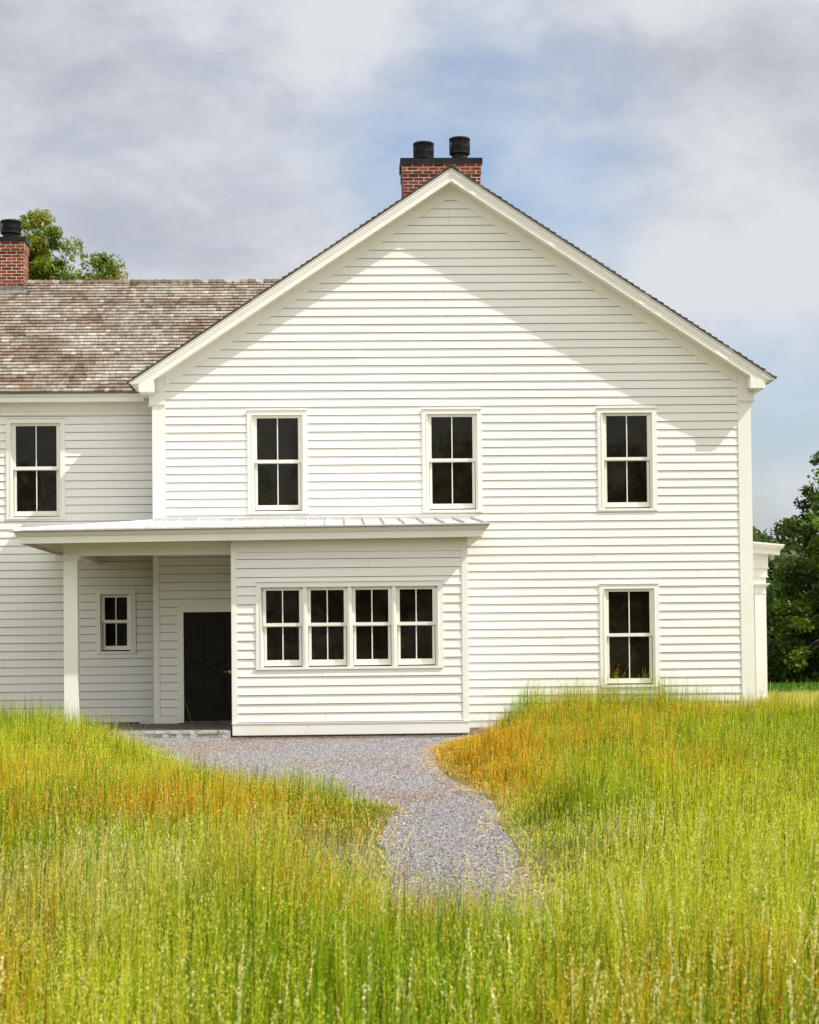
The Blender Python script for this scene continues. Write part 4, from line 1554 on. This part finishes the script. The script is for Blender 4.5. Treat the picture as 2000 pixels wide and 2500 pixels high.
# meadow to the right and behind the corner of the house, and along the wing
n = 60000
X = rng.uniform(8.1, 19, n)
Y = rng.uniform(1.2, 15.5, n)
ok = ~((X < 10.2) & (Y > PY-0.4) & (Y < PY+3.4)) & (X < 0.255*(Y+38.9)+2.5)
X, Y = X[ok], Y[ok]
n = len(X)
kk = rng.integers(0, 4, n)
H = rng.uniform(0.22, 0.42, n)
H = np.where(rng.uniform(0, 1, n) < 0.02, H*1.8, H)
V, C = blades(X, Y, H, rng.uniform(0.006, 0.011, n), np.abs(rng.normal(0.08, 0.1, n)), np.array([OLIVE, OCHRE, DEEP, OLIVE])[kk], np.array([YG, YG, GREEN, STRAW])[kk], rng.uniform(0, 1, n) < 0.5, np.tile([0.66, 0.58, 0.2], (n, 1)), 3, np.full(n, 0.024))
structure(quads('meadow_grass_beyond', V, C, M['grass']), 'stuff')
n = 70000
X = rng.uniform(8.5, 26, n)
Y = rng.uniform(15.2, 36, n)
ok = (X < 0.26*(Y+38.9)+2.5) & (X > 0.14*(Y+38.9)+1.0)
X, Y = X[ok], Y[ok]
n = len(X)
lc = np.array([[0.045, 0.15, 0.012], [0.06, 0.19, 0.015]])[rng.integers(0, 2, n)]
V, C = blades(X, Y, rng.uniform(0.10, 0.2, n), rng.uniform(0.012, 0.02, n), np.full(n, 0.15), lc*0.8, lc*1.2, np.zeros(n, bool), lc, 0, np.zeros(n))
structure(quads('lawn_grass', V, C, M['grass']), 'stuff')


# ---------------------------------------------------------------- trees
def leaf_cloud(cs, rad, per, size, aspect, cols, droop=0.0, squash=0.8, seed=0):
    r = np.random.default_rng(seed)
    cs = np.array(cs, float)
    m_ = len(cs)
    idx = np.repeat(np.arange(m_), per)
    n = len(idx)
    rad = np.asarray(rad, float)[idx] if np.ndim(rad) else np.full(n, rad)
    d = r.normal(0, 1, (n, 3))
    d /= np.linalg.norm(d, axis=1)[:, None]
    rr = r.uniform(0, 1, n)**0.55
    p = cs[idx]+d*(rad*rr)[:, None]*np.array([1, 1, squash])
    # leaf axes
    ax = r.normal(0, 1, (n, 3))+d*0.8
    ax[:, 2] -= droop*1.6
    ax /= np.linalg.norm(ax, axis=1)[:, None]
    nr = r.normal(0, 0.6, (n, 3))+np.array([0, 0, 1.0])
    sdv = np.cross(ax, nr)
    sdv /= np.linalg.norm(sdv, axis=1)[:, None]+1e-9
    s = size*r.uniform(0.65, 1.35, n)
    a_ = ax*s[:, None]
    b_ = sdv*(s*aspect)[:, None]
    V = np.stack([p-a_*0.5, p+b_*0.5-a_*0.05, p+a_*0.5, p-b_*0.5-a_*0.05], 1)
    ci = r.integers(0, len(cols), m_)
    c = np.array(cols)[ci][idx]*r.uniform(0.7, 1.35, (n, 1))
    C = np.repeat(c[:, None, :], 4, 1)
    return V, C


def tree(label, cat_name, loc, lobes, rad, per, size, aspect, cols, th, tr, droop=0.0, seed=0, group=None, squash=0.8, name='broadleaf_tree', limb=True):
    rnd = random.Random(seed)
    root = empty(name, label, cat_name, loc, group)
    cs = []
    for (cx, cy, cz, rx, ry, rz, k) in lobes:
        for _ in range(k):
            while True:
                q = Vector((rnd.gauss(0, 1), rnd.gauss(0, 1), rnd.gauss(0, 1)))
                if q.length > 0.1:
                    break
            q = q.normalized()*(rnd.random()**0.42)
            cs.append((cx+q.x*rx, cy+q.y*ry, cz+q.z*rz))
    rads = [rad*rnd.uniform(0.6, 1.35) for _ in cs]
    V, C = leaf_cloud(cs, rads, per, size, aspect, cols, droop, squash, seed)
    quads('crown', V, C, M['leaf'], root)
    tb = MB()
    pts = [(0, 0, -0.3), (rnd.uniform(-.1, .1), 0, th*0.35), (rnd.uniform(-.2, .2), rnd.uniform(-.2, .2), th*0.7), (rnd.uniform(-.3, .3), 0, th)]
    tb.tube(pts, [tr*1.25, tr, tr*0.8, tr*0.5], 8)
    if limb:
        for i, c_ in enumerate(cs):
            if i % 2:
                continue
            z0_ = min(th, max(th*0.35, c_[2]*rnd.uniform(0.45, 0.75)))
            f_ = z0_/th
            s_ = Vector((0, 0, z0_))
            e_ = Vector(c_)
            mid = s_.lerp(e_, 0.5)+Vector((rnd.uniform(-.4, .4), rnd.uniform(-.4, .4), rnd.uniform(-0.1, .5)))
            r0 = tr*0.28*(1.1-f_*0.5)
            tb.tube([s_, s_.lerp(mid, 0.5), mid, mid.lerp(e_, .55)+Vector((rnd.uniform(-.15, .15), 0, 0.1)), e_], [r0, r0*0.75, r0*0.5, r0*0.3, r0*0.12], 5)
    tb.build('trunk', M['bark'], root)
    return root


# airy locust-like tree behind the wing
BR = [(0.17, 0.24, 0.016), (0.26, 0.33, 0.02), (0.08, 0.13, 0.010), (0.27, 0.27, 0.02)]
tree('airy bright green tree rising behind the shingled wing roof', 'tree', (-9.6, 26, -0.3),
     [(-0.2, 0, 14.6, 1.15, 1.2, 1.35, 34), (-0.9, 0, 13.4, 1.0, 1.2, 1.2, 22), (0.35, 0, 13.0, 0.95, 1.2, 1.0, 20), (1.65, 0, 13.35, 0.8, 0.9, 0.95, 20), (2.3, 0, 12.9, 0.65, 0.8, 0.8, 14),
      (0.9, 0, 12.3, 1.9, 1.4, 0.9, 34), (-0.6, 0, 11.5, 2.4, 1.8, 1.2, 36), (1.0, 0.3, 10.8, 2.2, 1.8, 1.2, 24)],
     0.42, 240, 0.20, 0.25, BR, 11.5, 0.26, droop=0.35, seed=3)
# maples and undergrowth past the portico
DK = [(0.050, 0.095, 0.008), (0.085, 0.15, 0.010), (0.028, 0.058, 0.006), (0.15, 0.24, 0.016)]
MD = [(0.11, 0.21, 0.02), (0.18, 0.30, 0.03), (0.07, 0.14, 0.015)]
tree('big dark maple at the right edge of the picture beyond the lawn', 'tree', (20.6, 38.5, -0.4),
     [(0.4, 0, 7.6, 2.3, 2.4, 2.0, 60), (-1.4, 0, 6.4, 2.3, 2.4, 1.8, 60), (-1.8, 0, 4.0, 2.6, 2.4, 2.4, 90), (0.8, 0, 5.0, 3.5, 2.8, 3.2, 60), (-1.6, 0, 1.9, 2.9, 2.4, 1.7, 70), (-1.3, 0, 8.3, 1.0, 1.0, 1.1, 9)],
     0.50, 110, 0.17, 0.75, DK, 8.0, 0.3, seed=5, group=None)
tree('leafy dark tree directly behind the portico, left of the maple', 'tree', (19.3, 46, -0.4),
     [(0.2, 0, 3.1, 2.0, 2.4, 1.8, 70), (-0.9, 0, 2.2, 2.6, 2.4, 2.0, 80), (1.1, 0, 4.9, 1.0, 1.5, 0.9, 18)],
     0.6, 110, 0.18, 0.7, DK[:2]+MD[:1], 4.5, 0.2, seed=6)
tree('light green bush beside the portico column, in front of the wood', 'bush', (15.0, 52, -0.4),
     [(0, 0, 2.8, 1.8, 2.0, 1.9, 50), (1.0, 0, 1.4, 2.2, 2.0, 1.4, 50), (-0.4, 0, 4.2, 1.2, 1.4, 1.0, 20)],
     0.55, 110, 0.2, 0.6, MD+DK[:1], 3.0, 0.12, seed=7, name='bush')
tree('low dark bush at the foot of the maple by the lawn edge', 'bush', (22.5, 37.2, -0.4),
     [(0, 0, 1.6, 2.4, 1.4, 1.4, 60)], 0.5, 110, 0.18, 0.7, DK, 1.5, 0.1, seed=8, name='bush')
tree('low bush between the portico and the maple trunk', 'bush', (18.2, 38.6, -0.4),
     [(0, 0, 1.1, 1.9, 1.2, 1.0, 50)], 0.45, 110, 0.17, 0.7, DK+MD[:1], 1.2, 0.1, seed=9, name='bush')
for i_, (bx_, by_, lab_) in enumerate(((16.4, 41.2, 'dark bush at the lawn edge just right of the portico column'), (19.9, 41.6, 'dark bush in the shade under the maple crown'), (24.6, 41.0, 'dark bush at the lawn edge past the maple'))):
    tree(lab_, 'bush', (bx_, by_, -0.4), [(0, 0, 1.0, 2.1, 1.1, 1.1, 55), (0.3, 0, 0.4, 2.3, 1.0, 0.6, 30)], 0.45, 110, 0.17, 0.7, DK+MD[:1], 1.0, 0.1, seed=60+i_, name='bush')
tree('tall dense tree at the far right behind the maple', 'tree', (27.5, 48, -0.4),
     [(0, 0, 7.5, 4.0, 3.2, 4.2, 90), (0, 0, 3.0, 4.0, 3.0, 3.0, 70)], 0.8, 100, 0.25, 0.7, DK, 8.5, 0.35, seed=10)

# wood on the far hill: one mass of crowns
r = random.Random(12)
cs, rr = [], []
for _ in range(520):
    x = r.uniform(20, 150)
    y = r.uniform(165, 258)
    h_ = r.uniform(5.0, 7.8)
    for k in range(5):
        cs.append((x+r.uniform(-2, 2), y+r.uniform(-2, 2), hz(x, y)+h_-k*1.5+r.uniform(-.5, .5)))
        rr.append(r.uniform(1.6, 2.8))
V, C = leaf_cloud(cs, rr, 55, 1.0, 0.7, [(0.05, 0.085, 0.016), (0.07, 0.115, 0.022), (0.035, 0.065, 0.014), (0.085, 0.125, 0.02)], 0, 0.8, 77)
o = quads('hillside_wood', V, C, M['leaf'])
structure(o, 'stuff')


def conifer(x, y, h_, label, seed):
    rnd = random.Random(seed)
    root = empty('conifer', label, 'tree', (x, y, hz(x, y)), 'conifers on the far hilltop')
    tb = MB()
    tb.tube([(0, 0, -0.5), (0, 0, h_*0.5), (0, 0, h_)], [0.28, 0.18, 0.04], 6)
    tb.build('trunk', M['bark'], root)
    V, C = [], []
    z = h_*0.22
    while z < h_-0.1:
        f_ = 1-(z/h_)
        R = h_*0.24*f_+0.15
        nb_ = int(7+8*f_)
        for k in range(nb_):
            a = rnd.uniform(0, 6.28)
            R2 = R*rnd.uniform(0.6, 1.15)
            d = np.array([math.cos(a), math.sin(a), 0])
            sd_ = np.array([-math.sin(a), math.cos(a), 0])*R2*0.24
            p0 = np.array([0, 0, z])
            p1 = p0+d*R2*0.6+np.array([0, 0, -0.10*R2])
            p2 = p0+d*R2+np.array([0, 0, 0.04*R2])
            V.append([p0, p1-sd_, p2, p1+sd_])
            V.append([p0, p1-np.array([0, 0, .25*R2]), p2, p1+np.array([0, 0, .08*R2])])
            c = np.array((0.025, 0.055, 0.022))*rnd.uniform(0.6, 1.5)
            C += [[c]*4, [c]*4]
        z += h_*0.034
    quads('crown', np.array(V), np.array(C), M['leaf'], root)


for i, (x, y, h_, lab) in enumerate((
        (61.6, 262, 7.2, 'small conifer on the hilltop, touching the corner of the house'), (65.0, 264, 8.6, 'pointed conifer on the hilltop, tallest left of the maple'),
        (67.2, 268, 6.6, 'low conifer on the hilltop right of the pointed one'), (70.6, 262, 8.0, 'conifer on the hilltop just left of the maple leaves'),
        (58.2, 266, 7.5, 'conifer hidden behind the house corner on the hilltop'), (75.5, 265, 8.0, 'conifer on the hilltop behind the maple leaves'))):
    conifer(x, y, h_, lab, 40+i)

# wood standing well behind the viewpoint; the window panes mirror it
r = random.Random(90)
cs, rr = [], []
for _ in range(75):
    x, y = r.uniform(-45, 50), r.uniform(-92, -80)
    h_ = r.uniform(7, 13)
    for k in range(7):
        cs.append((x+r.uniform(-2.2, 2.2), y+r.uniform(-2, 2), h_*(1-k/7.5)))
        rr.append(r.uniform(1.6, 2.6))
V, C = leaf_cloud(cs, rr, 60, 0.8, 0.7, DK, 0, 0.8, 91)
structure(quads('distant_wood', V, C, M['leaf']), 'stuff')
